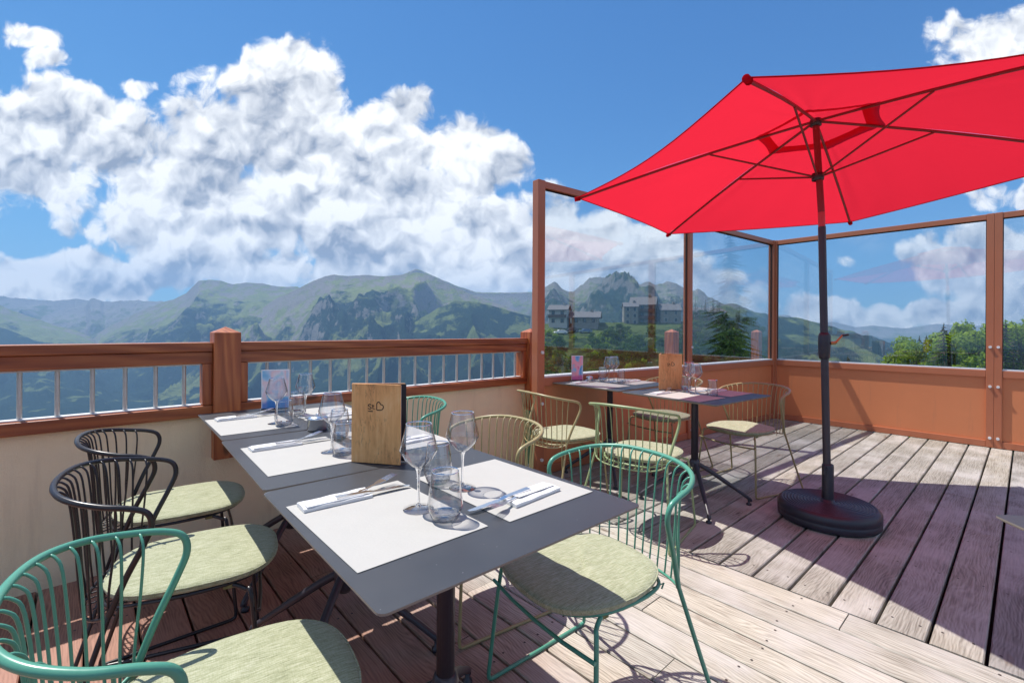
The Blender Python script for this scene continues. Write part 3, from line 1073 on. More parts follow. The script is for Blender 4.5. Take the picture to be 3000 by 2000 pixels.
def make_chair():
    root = empty('armchair')
    RT_, RS, RL = .0078, .0030, .0066
    half = [(-.160, .229, .428), (-.125, .240, .52), (-.088, .252, .60), (-.069, .258, .652), (-.078, .261, .690), (-.115, .261, .708),
            (-.175, .252, .720), (-.235, .222, .733), (-.278, .170, .743), (-.302, .098, .750)]
    full = half + [(-.311, 0, .752)] + [(a, -b, c) for a, b, c in reversed(half)]
    sp = spline(full, 6)
    MB().tube(sp, RT_, 10).build('arm_rail', GREEN, root)
    for s in (1, -1):
        rear = spline([(-.160, .229 * s, .430), (-.223, .262 * s, .215), (-.279, .292 * s, .03)], 3) + \
            spline([(-.279, .292 * s, .03), (-.280, .295 * s, .012), (-.262, .294 * s, .0068)], 4)[1:]
        MB().tube(rear, RL, 8).build('leg', GREEN, root)
        MB().tube(spline([(-.262, .294 * s, .0068), (-.05, .272 * s, .0068), (.170, .252 * s, .0068)], 2), RL, 8).build('runner', GREEN, root)
        front = spline([(.170, .252 * s, .0068), (.190, .250 * s, .012), (.194, .249 * s, .032)], 4) + \
            spline([(.194, .249 * s, .032), (.165, .222 * s, .370), (.148, .204 * s, .402), (.110, .186 * s, .418)], 4)[1:]
        MB().tube(front, RL, 8).build('leg', GREEN, root)
    # seat ring
    ring = []
    for k in range(40):
        a = 2 * math.pi * k / 40
        ca, sa = math.cos(a), math.sin(a)
        n = 2.0 / 2.6
        x_ = (.232 if ca > 0 else .205) * (abs(ca) ** n) * (1 if ca > 0 else -1)
        y_ = .205 * (abs(sa) ** n) * (1 if sa > 0 else -1)
        ring.append((x_ - .005, y_, .424 - (.016 if x_ < -.1 else 0) * min(1, (-x_ - .1) / .08 if x_ < -.1 else 0)))
    MB().tube(ring + [ring[0], ring[1]], .0058, 8, False).build('seat_ring', GREEN, root)
    # rear arc that carries the spindles
    arc = spline([(-.160, .229, .426), (-.198, .195, .408), (-.232, .135, .398), (-.248, .065, .395), (-.252, 0, .394), (-.248, -.065, .395), (-.232, -.135, .398), (-.198, -.195, .408), (-.160, -.229, .426)], 5)
    MB().tube(arc, .0045, 8).build('rear_arc', GREEN, root)
    MB().tube([(.183, .236, .345), (.19, .12, .338), (.192, 0, .336), (.19, -.12, .338), (.183, -.236, .345)], .0058, 8).build('crossbar', GREEN, root)
    wires = MB()
    for k in range(-5, 6):
        y_ = k * .034
        xe = .230 * (1 - (abs(y_) / .2) ** 2.6) ** (1 / 2.6) - .005
        xr = -.252 + .32 * (y_ * y_) / .10
        wires.tube([(xe, y_, .423), (.0, y_, .4145), (-.17, y_, .4105), (xr, y_, .396)], .0025, 6)
    wires.build('seat_wires', GREEN, root)
    # spindles: leave the rail inwards, bend down, end on the rear arc
    arcl = [p for p in arc]
    NS = 16
    top = [p for p in sp if p.z > .70]
    cum = [0]
    for a, b in zip(top[:-1], top[1:]):
        cum.append(cum[-1] + (b - a).length)
    for k in range(NS):
        f = .085 + .83 * k / (NS - 1)
        q = f * cum[-1]
        i = max(j for j in range(len(cum)) if cum[j] <= q)
        i = min(i, len(top) - 2)
        p = top[i].lerp(top[i + 1], (q - cum[i]) / (cum[i + 1] - cum[i]))
        e = arcl[0].lerp(arcl[0], 0)
        fi = (.02 + .96 * k / (NS - 1)) * (len(arcl) - 1)
        ii = min(int(fi), len(arcl) - 2)
        e = arcl[ii].lerp(arcl[ii + 1], fi - ii)
        c = Vector((-.06, 0, 0))
        inn = Vector((c.x - p.x, -p.y, 0)).normalized()
        pts = spline([p, p + inn * .016 + Vector((0, 0, -.006)), p + inn * .030 + Vector((0, 0, -.035)),
                      (p + inn * .034).lerp(e, .35) * 1.0 + Vector((0, 0, -.03)), e.lerp(p, .25) + inn * .006, e + Vector((0, 0, -.004))], 4)
        MB().tube(pts, RS, 6).build('spindle', GREEN, root)
    # cushion
    cu = MB()
    vs, fs = [], []
    NA = 56
    layers = [(.90, .0), (.985, .003), (1.0, .010), (.995, .017), (.965, .022), (.90, .0245), (.6, .0265), (.3, .027), (.02, .027)]
    for (s_, zz) in layers:
        for k in range(NA):
            a = 2 * math.pi * k / NA
            ca, sa = math.cos(a), math.sin(a)
            n = 2.0 / 2.9
            x_ = (.240 if ca > 0 else .212) * (abs(ca) ** n) * (1 if ca > 0 else -1)
            y_ = .212 * (abs(sa) ** n) * (1 if sa > 0 else -1)
            y_ *= 1 - .10 * max(0, -x_ / .2)
            vs.append((x_ * s_ + .004, y_ * s_, .428 + zz + .0015 * math.sin(5 * a + s_ * 3)))
    for i in range(len(layers) - 1):
        for k in range(NA):
            k2 = (k + 1) % NA
            fs.append((i * NA + k, i * NA + k2, (i + 1) * NA + k2, (i + 1) * NA + k))
    cu.add(vs, fs, 0, True)
    cu.add(vs[-NA:], [tuple(range(NA))], 0, True)
    cu.add(vs[:NA], [tuple(range(NA - 1, -1, -1))], 1)
    cu.add(vs[:3 * NA], [f for f in fs if max(f) < 2 * NA], 1, True)
    cush = cu.build('cushion', [FABRIC, OLIVE], root)
    pp = [Vector(v) for v in vs[3 * NA:4 * NA]]
    MB().tube(pp + pp[:2], .0026, 6, False).build('piping', FABRIC, cush)
    for s in (1, -1):
        b = MB().box((.090, .188 * s - .006, .408), (.118, .188 * s + .006, .432))
        b.build('strap', OLIVE, cush, .003)
    return root


CH0 = make_chair()
CHAIRS = [  # x, y, facing, paint, label
    (.204, 1.062, -7.9, GREEN, 'green wire armchair with pale cushion at the near left corner of the terrace'),
    (.244, 1.791, -12.1, BLACK, 'black wire armchair just behind the green one on the left side'),
    (.277, 2.41, -6.6, BLACK, 'black wire armchair closest to the cream parapet wall'),
    (1.150, .931, 172.4, GREEN, 'green wire armchair facing left at the right side of the nearest table'),
    (1.215, 1.631, 176.8, BEIGE, 'beige wire armchair seen from behind the two front wine glasses'),
    (1.262, 2.45, 176.6, GREEN, 'green wire armchair mostly hidden behind the large menu'),
    (2.495, 2.21, -9.3, BEIGE, 'beige wire armchair beside the left glass post with its back to the railing'),
    (2.489, 1.571, 5.9, LIME, 'pale green wire armchair pulled up to the back table with its back to the viewer'),
    (3.70, 2.13, 172, BEIGE, 'beige wire armchair half hidden under the far table by the glass'),
    (3.69, 1.462, 166, BEIGE, 'beige wire armchair standing beside the umbrella base'),
]
for i, (x, y, a, m, lb) in enumerate(CHAIRS):
    c = CH0 if i == 0 else copy_tree(CH0)
    c.location = (x, y, 0)
    c.rotation_euler = (0, 0, R(a))
    tag(c, lb, 'chair', 'wire armchairs around the tables')
    if m is not GREEN:
        set_mat(c, GREEN, m)

# ================================================================== TABLES
TZ = .742


def rrect(a, b, r, n=5):
    out = []
    for (cx, cy, s) in ((a - r, b - r, 0), (-a + r, b - r, 90), (-a + r, -b + r, 180), (a - r, -b + r, 270)):
        for k in range(n + 1):
            t = R(s + 90 * k / n)
            out.append((cx + r * math.cos(t), cy + r * math.sin(t)))
    return out


def make_table():
    root = empty('bistro_table')
    mb = MB()
    o_, i_ = rrect(.348, .35, .016), rrect(.338, .34, .012)
    n = len(o_)
    vs = [(x, y, TZ) for x, y in o_] + [(x, y, TZ - .004) for x, y in o_] + [(x, y, TZ - .011) for x, y in i_]
    mb.add(vs, [tuple(range(n))])
    mb.add(vs, [(n + k, n + (k + 1) % n, (k + 1) % n, k) for k in range(n)] + [(2 * n + k, 2 * n + (k + 1) % n, n + (k + 1) % n, n + k) for k in range(n)] + [tuple(range(3 * n - 1, 2 * n - 1, -1))], 1)
    mb.build('tabletop', [TOPM, EDGE], root)
    br = MB().box((-.16, -.035, TZ - .035), (.16, .035, TZ - .0115))
    br.box((-.20, -.012, TZ - .024), (.20, .012, TZ - .0116))
    br.build('tilt_bracket', BLACK, root, .003)
    MB().lathe([(.0001, .245), (.0235, .245), (.0235, .70), (.034, .706), (.034, .708), (.0001, .708)], 20).build('column', POLE, root)
    MB().lathe([(.0001, .195), (.024, .200), (.034, .22), (.036, .27), (.030, .292), (.0236, .296)], 20).build('hub', POLE, root)
    for q in range(4):
        a = R(45 + 90 * q)
        ca, sa = math.cos(a), math.sin(a)
        lg = MB().tube(spline([(.025 * ca, .025 * sa, .262), (.12 * ca, .12 * sa, .205), (.345 * ca, .345 * sa, .050), (.352 * ca, .352 * sa, .034)], 5), [.015] * 8 + [.012] * 8, 10)
        lo = lg.build('leg', POLE, root)
        MB().lathe([(.0001, 0), (.017, 0), (.017, .012), (.008, .018), (.008, .040), (.0001, .040)], 12, (.352 * ca, .352 * sa, 0)).build('foot', BLACKP, lo)
    return root


TB0 = make_table()
TABLES = [
    (.682, 1.003, -1.0, 'dark square bistro table nearest the viewer with a place setting on each side'),
    (.708, 1.710, -2.2, 'dark square bistro table under the large wooden menu, middle of the left row'),
    (.738, 2.425, -1.5, 'dark square bistro table against the wooden railing with the steel pot'),
    (3.145, 2.285, -2.0, 'dark square bistro table against the glass windbreak with the pink card'),
    (3.075, 1.530, -5.0, 'dark square bistro table between the pale green chair and the umbrella'),
    (1.565, -.435, 40, 'table corner poking in at the right edge beyond the umbrella base'),
]
for i, (x, y, a, lb) in enumerate(TABLES):
    t_ = TB0 if i == 0 else copy_tree(TB0)
    t_.location = (x, y, 0)
    t_.rotation_euler = (0, 0, R(a))
    tag(t_, lb, 'table', 'square bistro tables')

# ------------------------------------------------------------------ tableware
mb = MB().prism(rrect(.15, .205, .001, 1), 0, .0009)
MAT0 = mb.build('paper_placemat', PAPER)


def make_napkin():
    mb = MB()
    nx, ny = 16, 8
    vs, fs = [], []
    for j in range(ny + 1):
        for i in range(nx + 1):
            x = -.085 + .17 * i / nx
            y = -.031 + .062 * j / ny
            x2 = x + (y * .10 if i == nx else 0)
            z = .008 + .0035 * math.sin(math.pi * j / ny) * (1 - .5 * i / nx) + .0007 * math.sin(9 * x * 10 + y * 60)
            vs.append((x2, y * (1 + .06 * math.sin(x * 18)), z))
    for j in range(ny):
        for i in range(nx):
            a = j * (nx + 1) + i
            fs.append((a, a + 1, a + nx + 2, a + nx + 1))
    mb.add(vs, fs, 0, True)
    base = [(x, y, .0005) for x, y, z in vs]
    ring = [i for i in range(nx + 1)] + [(j + 1) * (nx + 1) - 1 for j in range(1, ny + 1)] + [ny * (nx + 1) + i for i in range(nx - 1, -1, -1)] + [j * (nx + 1) for j in range(ny - 1, 0, -1)]
    rv = [vs[i] for i in ring] + [base[i] for i in ring]
    m_ = len(ring)
    mb.add(rv, [(k, (k + 1) % m_, m_ + (k + 1) % m_, m_ + k)[::-1] for k in range(m_)])
    # upper folded flap
    mb.add([(-.078, -.027, .0118), (.060, -.028, .0118), (.056, .012, .0135), (-.078, .014, .0135), (-.078, -.0275, .009), (.060, -.0285, .009)],
           [(0, 1, 2, 3), (4, 5, 1, 0)])
    return mb.build('napkin', NAPKIN)


def make_fork():
    mb = MB()
    # handle, neck and head as one strip along +x, four tines
    prof = [(-.10, .0085), (-.06, .007), (-.01, .0038), (.02, .0035), (.032, .009), (.045, .0115), (.052, .0118)]
    vs = []
    for x, w_ in prof:
        z = .001 + (.007 * max(0, x / .05)) ** 1 * .6 + (0.003 if x < -.05 else 0)
        vs += [(x, -w_, z), (x, w_, z), (x, w_, z + .0018), (x, -w_, z + .0018)]
    n = len(prof)
    fs = []
    for i in range(n - 1):
        for k in range(4):
            fs.append((i * 4 + k, i * 4 + (k + 1) % 4, i * 4 + 4 + (k + 1) % 4, i * 4 + 4 + k))
    mb.add(vs, fs + [(3, 2, 1, 0), (n * 4 - 4, n * 4 - 3, n * 4 - 2, n * 4 - 1)])
    for k in range(4):
        y = -.0098 + .0065 * k
        mb.tube([(.050, y, .0056), (.072, y, .0085), (.092, y * .95, .0095)], [.0015, .0014, .0008], 6)
    return mb.build('fork', CHROME)


def make_knife():
    mb = MB()
    prof = [(-.10, .009), (-.02, .0075), (.0, .006), (.012, .0085), (.05, .010), (.085, .007), (.098, .001)]
    vs = []
    for x, w_ in prof:
        h_ = .0042 if x < .0 else .0012
        vs += [(x, -.0075 if x > 0 else -w_, .0005), (x, w_, .0005), (x, w_, .0005 + h_), (x, -.0075 if x > 0 else -w_, .0005 + h_)]
    n = len(prof)
    fs = [(i * 4 + k, i * 4 + (k + 1) % 4, i * 4 + 4 + (k + 1) % 4, i * 4 + 4 + k) for i in range(n - 1) for k in range(4)]
    mb.add(vs, fs + [(3, 2, 1, 0), (n * 4 - 4, n * 4 - 3, n * 4 - 2, n * 4 - 1)])
    return mb.build('knife', CHROME)


def make_wineglass():
    root = empty('wine_glass')
    MB().lathe([(.0305, .2062), (.034, .190), (.0455, .146), (.0452, .141), (.034, .122), (.018, .106), (.008, .100), (.0001, .099)], 36).build('bowl', GLASSW, root)
    MB().lathe([(.0299, .2050), (.0305, .2066), (.0311, .2050), (.0305, .2042)], 36).build('rim', SOLIDG, root)
    MB().lathe([(.0085, .0995), (.0052, .091), (.0036, .075), (.0033, .045), (.0038, .020), (.008, .0075), (.0001, .0062)], 16).build('stem', SOLIDG, root)
    MB().lathe([(.008, .0072), (.022, .0032), (.0365, .0016), (.0365, .0004), (.0001, .0003)], 36).build('foot', GLASSW, root)
    return root


def make_tumbler():
    root = empty('water_glass')
    MB().lathe([(.0305, .112), (.035, .080), (.0405, .038), (.0395, .030), (.034, .012), (.026, .0062)], 36).build('wall', GLASSW, root)
    MB().lathe([(.0298, .111), (.0305, .1126), (.0312, .111), (.0305, .1102)], 36).build('rim', SOLIDG, root)
    MB().lathe([(.0001, .013), (.020, .012), (.031, .0175), (.0345, .014), (.030, .005), (.024, .0005), (.0001, .0004)], 32).build('base', BASEG, root)
    return root


def make_straight():
    root = empty('straight_glass')
    MB().lathe([(.028, .102), (.0305, .060), (.0335, .015), (.033, .006)], 32).build('wall', GLASSW, root)
    MB().lathe([(.0273, .101), (.028, .1026), (.0287, .101), (.028, .1002)], 32).build('rim', SOLIDG, root)
    MB().lathe([(.0001, .010), (.0325, .010), (.0325, .001), (.0001, .0005)], 32).build('base', BASEG, root)
    return root


def stroke(mb, pts, w_, mi=0):
    """flat ink stroke in the x-z plane"""
    P = [Vector((a, 0, b)) for a, b in pts]
    vs, fs = [], []
    for i, p in enumerate(P):
        t = (P[min(i + 1, len(P) - 1)] - P[max(i - 1, 0)]).normalized()
        nn = Vector((-t.z, 0, t.x)) * w_ * .75
        vs += [p + nn, p - nn]
    for i in range(len(P) - 1):
        fs.append((2 * i, 2 * i + 1, 2 * i + 3, 2 * i + 2))
    mb.add(vs, fs, mi)


def make_menu(opening, w_=.172, h_=.255):
    """a standing folder: front cover in the local x-z plane facing -y, hinge at x=0, back cover opened by an angle"""
    root = empty('menu')
    f = MB().box((0, -.0022, 0), (w_, .0022, h_)).build('cover', OAK, root, .001)
    logo = MB()
    # St. underlined
    x0, z0 = w_ * .335, h_ * .675
    S = [(.0125, .0150), (.0095, .0172), (.0050, .0172), (.0022, .0145), (.0045, .0112), (.0100, .0092), (.0125, .0060), (.0095, .0028), (.0048, .0026), (.0018, .0050)]
    stroke(logo, [(x0 + a, z0 + b) for a, b in [(p.x, p.z) for p in spline([(a, 0, b) for a, b in S], 3)]], .0019)
    stroke(logo, [(x0 + .0185, z0 + .0175), (x0 + .0185, z0 + .0045), (x0 + .0205, z0 + .0024)], .0019)
    stroke(logo, [(x0 + .0155, z0 + .0132), (x0 + .0225, z0 + .0132)], .0018)
    stroke(logo, [(x0 + .0252, z0 + .0020), (x0 + .0252, z0 + .0042)], .0022)
    stroke(logo, [(x0 + .0015, z0 - .0048), (x0 + .0180, z0 - .0048)], .0020)
    # heart shaped like a B
    Bp = [(.0320, .0000), (.0320, .0100), (.0318, .0180), (.0345, .0245), (.0395, .0258), (.0435, .0225), (.0455, .0185), (.0505, .0172), (.0545, .0135), (.0548, .0080), (.0515, .0030), (.0455, .0004), (.0390, .0000), (.0320, .0000)]
    stroke(logo, [(x0 + p.x, z0 + p.z) for p in spline([(a, 0, b) for a, b in Bp], 4)], .0020)
    lo = logo.build('logo', INK, f)
    lo.location = (0, -.0028, 0)
    inner = empty('hinge')
    bpy.data.objects.remove(inner)
    M = Matrix.Rotation(R(opening), 4, 'Z')
    b = MB().box((0, .0005, 0), (w_, .0049, h_)).xform(M).build('back_cover', OAK, root, .001)
    pg = MB().box((.004, .0024, .003), (w_ - .003, .0042, h_ - .003)).xform(Matrix.Rotation(R(opening * .12), 4, 'Z'))
    pg.build('page', CARDW, root)
    pg = MB().box((.006, -.0018, .002), (w_ + .004, .0, h_ - .002)).xform(M)
    pg.build('page', BLACKC, root)
    return root


def make_card(m):
    root = empty('table_card')
    MB().box((-.075, -.004, 0), (.075, .004, .012)).build('holder', SOLIDG, root, .001)
    c_ = MB().box((-.066, -.0012, .003), (.066, .0012, .215)).build('sheet', CARDW, root)
    MB().box((-.062, -.0020, .008), (.062, -.0013, .210)).build('print', m, c_)
    return root


NAP0, FORK0, KNIFE0 = make_napkin(), make_fork(), make_knife()
WG0, TM0, SG0 = make_wineglass(), make_tumbler(), make_straight()
_used = set()


def place(proto, x, y, z=TZ, a=0, label='', cat='', group=None, tilt=None):
    if proto.name not in _used:
        _used.add(proto.name)
        o = proto
    else:
        o = copy_tree(proto)
    o.location = (x, y, z)
    o.rotation_euler = (tilt[0] if tilt else 0, tilt[1] if tilt else 0, R(a))
    return tag(o, label, cat, group)


def setting(x, y, a, where, flip=1, cut=True, nx=0, ny=0, na=0):
    """place mat with a folded napkin and cutlery; x,y is the centre of the mat, local -x is the diner's side"""
    place(MAT0, x, y, TZ + .0008, a, 'white paper placemat ' + where, 'placemat', 'paper placemats on the tables')
    r = R(a + na)
    M = Matrix.Rotation(R(a), 3, 'Z')
    p = Vector((x, y, 0)) + M @ Vector((nx, ny, 0))
    h = Matrix.Rotation(r, 3, 'Z')
    place(NAP0, p.x, p.y, TZ + .002, a + na, 'folded white napkin ' + where, 'napkin', 'folded napkins on the placemats')
    if cut:
        q = p + h @ Vector((.088, .010, 0))
        place(FORK0, q.x, q.y, TZ + .0125, a + na + 16, 'steel fork ' + where, 'fork', 'forks in the napkins', (0, R(-4)))
        q = p + h @ Vector((.094, -.017, 0))
        place(KNIFE0, q.x, q.y, TZ + .0105, a + na - 2, 'steel knife ' + where, 'knife', 'knives in the napkins', (0, R(2)))


# table by table; a = direction from the diner towards the middle of the table
setting(.505, 1.005, 0, 'at the left of the nearest table', nx=-.045, ny=.160, na=-2)
setting(.856, .990, 180, 'at the right of the nearest table', nx=.0, ny=.120, na=3)
setting(.545, 1.690, -2, 'left of the large wooden menu', nx=-.045, ny=.150, na=2)
setting(.905, 1.700, 178, 'hidden behind the large wooden menu', nx=-.015, ny=.105, na=4)
setting(.545, 2.375, -1, 'at the left of the table by the railing', nx=-.03, ny=.155, na=3)
setting(.905, 2.395, 179, 'right of the larger steel pot', nx=-.02, ny=.10, na=-3)
setting(2.955, 2.270, -2, 'at the left of the table by the glass windbreak', nx=-.03, ny=.155, na=2)
setting(3.335, 2.270, 178, 'at the far right by the glass windbreak', nx=-.03, ny=.04, na=-6)
setting(2.895, 1.520, -5, 'beside the oak menu on the back table', nx=-.03, ny=.155, na=2)
setting(3.270, 1.490, 175, 'in the red shade at the far end', nx=-.03, ny=.0, na=-6)
# soft crumpled linen beyond the settings of the far table
WG = [(.589, .985, 'wine glass at the left of the two on the nearest table', 2), (.757, 1.037, 'wine glass at the right of the two on the nearest table', 9),
      (.632, 1.640, 'wine glass just left of the large wooden menu', 5), (.812, 1.775, 'wine glass mostly hidden behind the large wooden menu', 5),
      (.630, 2.290, 'wine glass in front of the upright colour card by the railing', 5), (.792, 2.400, 'wine glass at the right of the colour card by the railing', 5),
      (3.172, 2.315, 'left of the touching wine glasses on the table by the glass windbreak', 5), (3.262, 2.330, 'right of the touching wine glasses on the table by the glass windbreak', 5),
      (3.045, 1.512, 'wine glass nearest the oak menu on the back table', 5), (3.105, 1.590, 'wine glass close behind another one on the back table', 5)]
for x, y, lb, a in WG:
    place(WG0, x, y, TZ + .0018, a, lb, 'wine glass', 'wine glasses on the tables')
TM = [(.602, .890, 'round water glass in front of the wine glasses on the nearest table'), (.730, 1.115, 'round water glass behind the wine glasses on the nearest table'),
      (.648, 1.575, 'round water glass beside the foot of the large wooden menu'), (.735, 1.830, 'round water glass between the steel pot and the large menu'),
      (.640, 2.215, 'round water glass in front of the colour card by the railing'), (.775, 2.470, 'round water glass far back by the railing right of the colour card'),
      (3.215, 2.410, 'round water glass left of the wine glasses by the glass windbreak'), (3.165, 1.640, 'round water glass beside the oak menu on the back table')]
for x, y, lb in TM:
    place(TM0, x, y, TZ + .0018, 0, lb, 'water glass', 'round water glasses on the tables')
for x, y, lb in ((3.215, 2.225, 'straight water glass in front of the wine glasses by the glass windbreak'), (3.068, 1.405, 'straight water glass at the shaded end of the back table')):
    place(SG0, x, y, TZ + .0018, 0, lb, 'water glass', 'straight water glasses on the back tables')

M1 = make_menu(14)
M1.location = (.634, 1.478, TZ + .002)
M1.rotation_euler = (0, 0, math.atan2(1.320 - 1.478, .748 - .634))
tag(M1, 'large oak covered menu with black inside standing on the middle left table', 'menu', 'oak menus standing on the tables')
M2 = make_menu(62)
M2.location = (3.075, 1.800, TZ + .002)
M2.rotation_euler = (0, 0, R(-36))
tag(M2, 'smaller looking oak menu standing open on the back table by the glass', 'menu', 'oak menus standing on the tables')
c1 = make_card(CARD1)
c1.location = (.728, 2.668, TZ)
c1.rotation_euler = (0, 0, R(-18))
tag(c1, 'blue and pink colour card standing on the table by the wooden railing', 'card', 'upright table cards')
c2 = make_card(CARD2)
c2.location = (3.03, 2.535, TZ)
c2.rotation_euler = (0, 0, R(-44))
c2.scale = (.72, 1, 1)
tag(c2, 'pink and red colour card standing on the table by the glass windbreak', 'card', 'upright table cards')


def make_pot(r, h):
    root = empty('steel_pot')
    MB().lathe([(.0001, .001), (r * .93, .001), (r, .008), (r, h * .80), (r * 1.02, h * .82), (r * 1.02, h * .9), (r * .97, h * .93)], 32).build('pot', CHROME, root)
    lid = MB().lathe([(r * .96, h * .93), (r * .90, h * 1.0), (r * .5, h * 1.05), (.0001, h * 1.06)], 32).build('lid', CHROME, root)
    MB().lathe([(.004, h * 1.05), (.004, h * 1.12), (.009, h * 1.17), (.0001, h * 1.22)], 14).build('knob', CHROME, lid)
    return root


pt = make_pot(.042, .068)
pt.location = (.722, 2.035, TZ + .001)
pt.scale = (1, 1, .86)
tag(pt, 'round polished steel pot with a lid between the two far left tables', 'pot')
pt2 = make_pot(.028, .040)
pt2.location = (3.10, 2.46, TZ + .001)
tag(pt2, 'small steel sugar pot beside the pink card', 'pot')

# ================================================================== UMBRELLA
um = empty('parasol', (3.425, .838, 0))
tag(um, 'red hexagonal parasol on a charcoal pole with a round black base', 'parasol')
O = Vector((3.425, .838, 0))
hub = Vector((3.386, .904, 2.496)) - O
nrm = Vector((.009, .047, 1)).normalized()
ax = Vector((1, 0, 0))
ax = (ax - nrm * nrm.x).normalized()
ay = nrm.cross(ax)
PH, RR, DR = 8.479, 1.502, .368
tips = [hub - nrm * DR + (ax * math.cos(PH - k * math.pi / 3) + ay * math.sin(PH - k * math.pi / 3)) * RR for k in range(6)]


def ribpt(k, s, lift=0):
    # ribs bow slightly upwards
    p = hub.lerp(tips[k % 6], s)
    return p + nrm * (math.sin(math.pi * min(s, 1)) * .016 + lift)


def canopy(s0, s1, lift, nS=20, nT=36, edge=.045, sag=.02):
    mb = MB()
    for k in range(6):
        vs, fs = [], []
        for i in range(nS + 1):
            s = s0 + (s1 - s0) * i / nS
            a, b = ribpt(k, s, lift), ribpt(k + 1, s, lift)
            for j in range(nT + 1):
                t = j / nT
                p = a.lerp(b, t)
                bow = math.sin(math.pi * t)
                c = hub - nrm * DR * s
                p = p + (c - p) * (edge * bow * s / max(s1, .001)) * (i / nS) ** 1 - nrm * (sag * bow * s)
                p += nrm * .0016 * math.sin(t * 23 + s * 9 + k) * s
                rib_d = min(t, 1 - t)
                p += nrm * .006 * math.sin(t * 46 + s * 3 + 2 * k) * math.exp(-rib_d * 9) * math.sin(math.pi * min(1, s)) * (1 if 0 < j < nT else 0)
                vs.append(p)
        for i in range(nS):
            for j in range(nT):
                a_ = i * (nT + 1) + j
                fs.append((a_, a_ + 1, a_ + nT + 2, a_ + nT + 1))
        mb.add(vs, fs, 0, True)
    return mb


cn = canopy(.185, 1.0, .012)
co = cn.build('canopy', RED, um)
hem = MB()
for k in range(6):
    pts = []
    for j in range(13):
        t = j / 12
        p = ribpt(k, 1.0, .010).lerp(ribpt(k + 1, 1.0, .010), t)
        bow = math.sin(math.pi * t)
        c = hub - nrm * DR
        pts.append(p + (c - p) * .045 * bow - nrm * .02 * bow)
    hem.tube(pts, .0035, 5)
hem.build('hem', RED, co)
vt = canopy(.0, .245, .040, 8, 8, .05, .01)
vt.build('vent', RED, co)
RIBM = paint('red_lit_steel', (.22, .03, .035), .4, .1, 9)  # red light from the canopy painted into the colour of the steel
run = hub + Vector((.012, -.01, -.345))
for k in range(6):
    pts = [ribpt(k, s, 0) for s in (.015, .2, .4, .6, .8, 1.0)]
    rb_ = MB().tube(pts, .0085, 8).build('rib', RIBM, um)
    MB().tube([ribpt(k, .985, -.002), ribpt(k, 1.012, .004)], .016, 10).build('tip', RED, rb_)
    tip_s = .42
    e = ribpt(k, tip_s, -.008)
    d = (e - run)
    st = run + Vector((d.x, d.y, 0)).normalized() * .028
    MB().tube([st, e], .0062, 8).build('strut', RIBM, um)
MB().lathe([(.0001, -.03), (.032, -.03), (.034, .0), (.030, .012), (.0001, .014)], 16, tuple(hub)).build('top_hub', BLACKP, um)
MB().lathe([(.024, -.03), (.033, -.028), (.035, -.002), (.033, .016), (.024, .018)], 16, tuple(run)).build('runner', BLACKP, um)
base_top = Vector((0, 0, .34))
jt = Vector((-.020, .034, 1.83))
MB().tube([(0, 0, .10), tuple(Vector((0, 0, .10)).lerp(jt, .5)), tuple(jt)], .0215, 18).build('pole', POLE, um)
sleeve = MB().tube([tuple(jt + Vector((0, 0, -.01))), tuple(jt + Vector((-.002, .003, .09)))], .0195, 16)
sleeve.build('tilt_joint', mat('red_tinted_sleeve', (.55, .05, .06), .3), um)
MB().tube([tuple(jt + Vector((-.002, .003, .09))), tuple(hub)], .019, 16).build('upper_pole', RIBM, um)
cb = Vector((0, 0, .10)).lerp(jt, (1.10 - .1) / 1.73)
crank = MB().lathe([(.0216, -.10), (.028, -.095), (.032, -.06), (.034, .0), (.034, .045), (.028, .062), (.0216, .066)], 20, tuple(cb)).build('crank_housing', BLACKP, um)
ah = cb + Vector((.005, -.034, .0))
MB().tube([tuple(ah), tuple(ah + Vector((.01, -.022, .002)))], .010, 10).build('crank_axle', BRASS, crank)
MB().tube([tuple(ah + Vector((.01, -.022, .002))), tuple(ah + Vector((.075, -.045, .052)))], [.007, .005], 8).build('crank_handle', BRASS, crank)
MB().tube([tuple(ah + Vector((.070, -.043, .048))), tuple(ah + Vector((.078, -.075, .053)))], .0065, 8).build('crank_knob', BLACKP, crank)
prof = [(.0001, .002), (.262, .002), (.272, .012), (.274, .045), (.270, .050), (.274, .055), (.273, .088), (.262, .102)]
r = .255
while r > .045:
    prof += [(r, .104 + (.255 - r) * .03), (r - .004, .109 + (.255 - r) * .03), (r - .010, .109 + (.255 - r) * .03), (r - .013, .104 + (.255 - r) * .03)]
    r -= .0175
prof += [(.040, .112), (.034, .13), (.0001, .13)]
MB().lathe(prof, 64).build('base', BLACKP, um)
MB().lathe([(.032, .12), (.032, .335), (.030, .345), (.022, .347)], 24).build('base_tube', BLACKP, um)
kn = MB().tube([(-.030, .0, .315), (-.060, .004, .315)], .006, 8)
kn.tube([(-.058, .004, .290), (-.058, .004, .340)], .006, 8)
kn.build('clamp_knob', BLACKP, um)


# ================================================================== TREES
def leaf_quads(mb, tone, pts, size, rngl, flat=.5, stretch=1.0):
    for (p, nrm_, tn) in pts:
        a = Vector(rngl.normal(size=3))
        a = (a - nrm_ * a.dot(nrm_) * flat)
        if a.length < 1e-3:
            continue
        a.normalize()
        b = nrm_.cross(a)
        if b.length < 1e-3:
            b = Vector((0, 0, 1)).cross(a)
        b.normalize()
        s = size * rngl.uniform(.6, 1.4)
        mb.add([p - a * s * stretch, p - b * s * .55, p + a * s * stretch, p + b * s * .55], [(0, 1, 2, 3)])
        tone.append(tn)


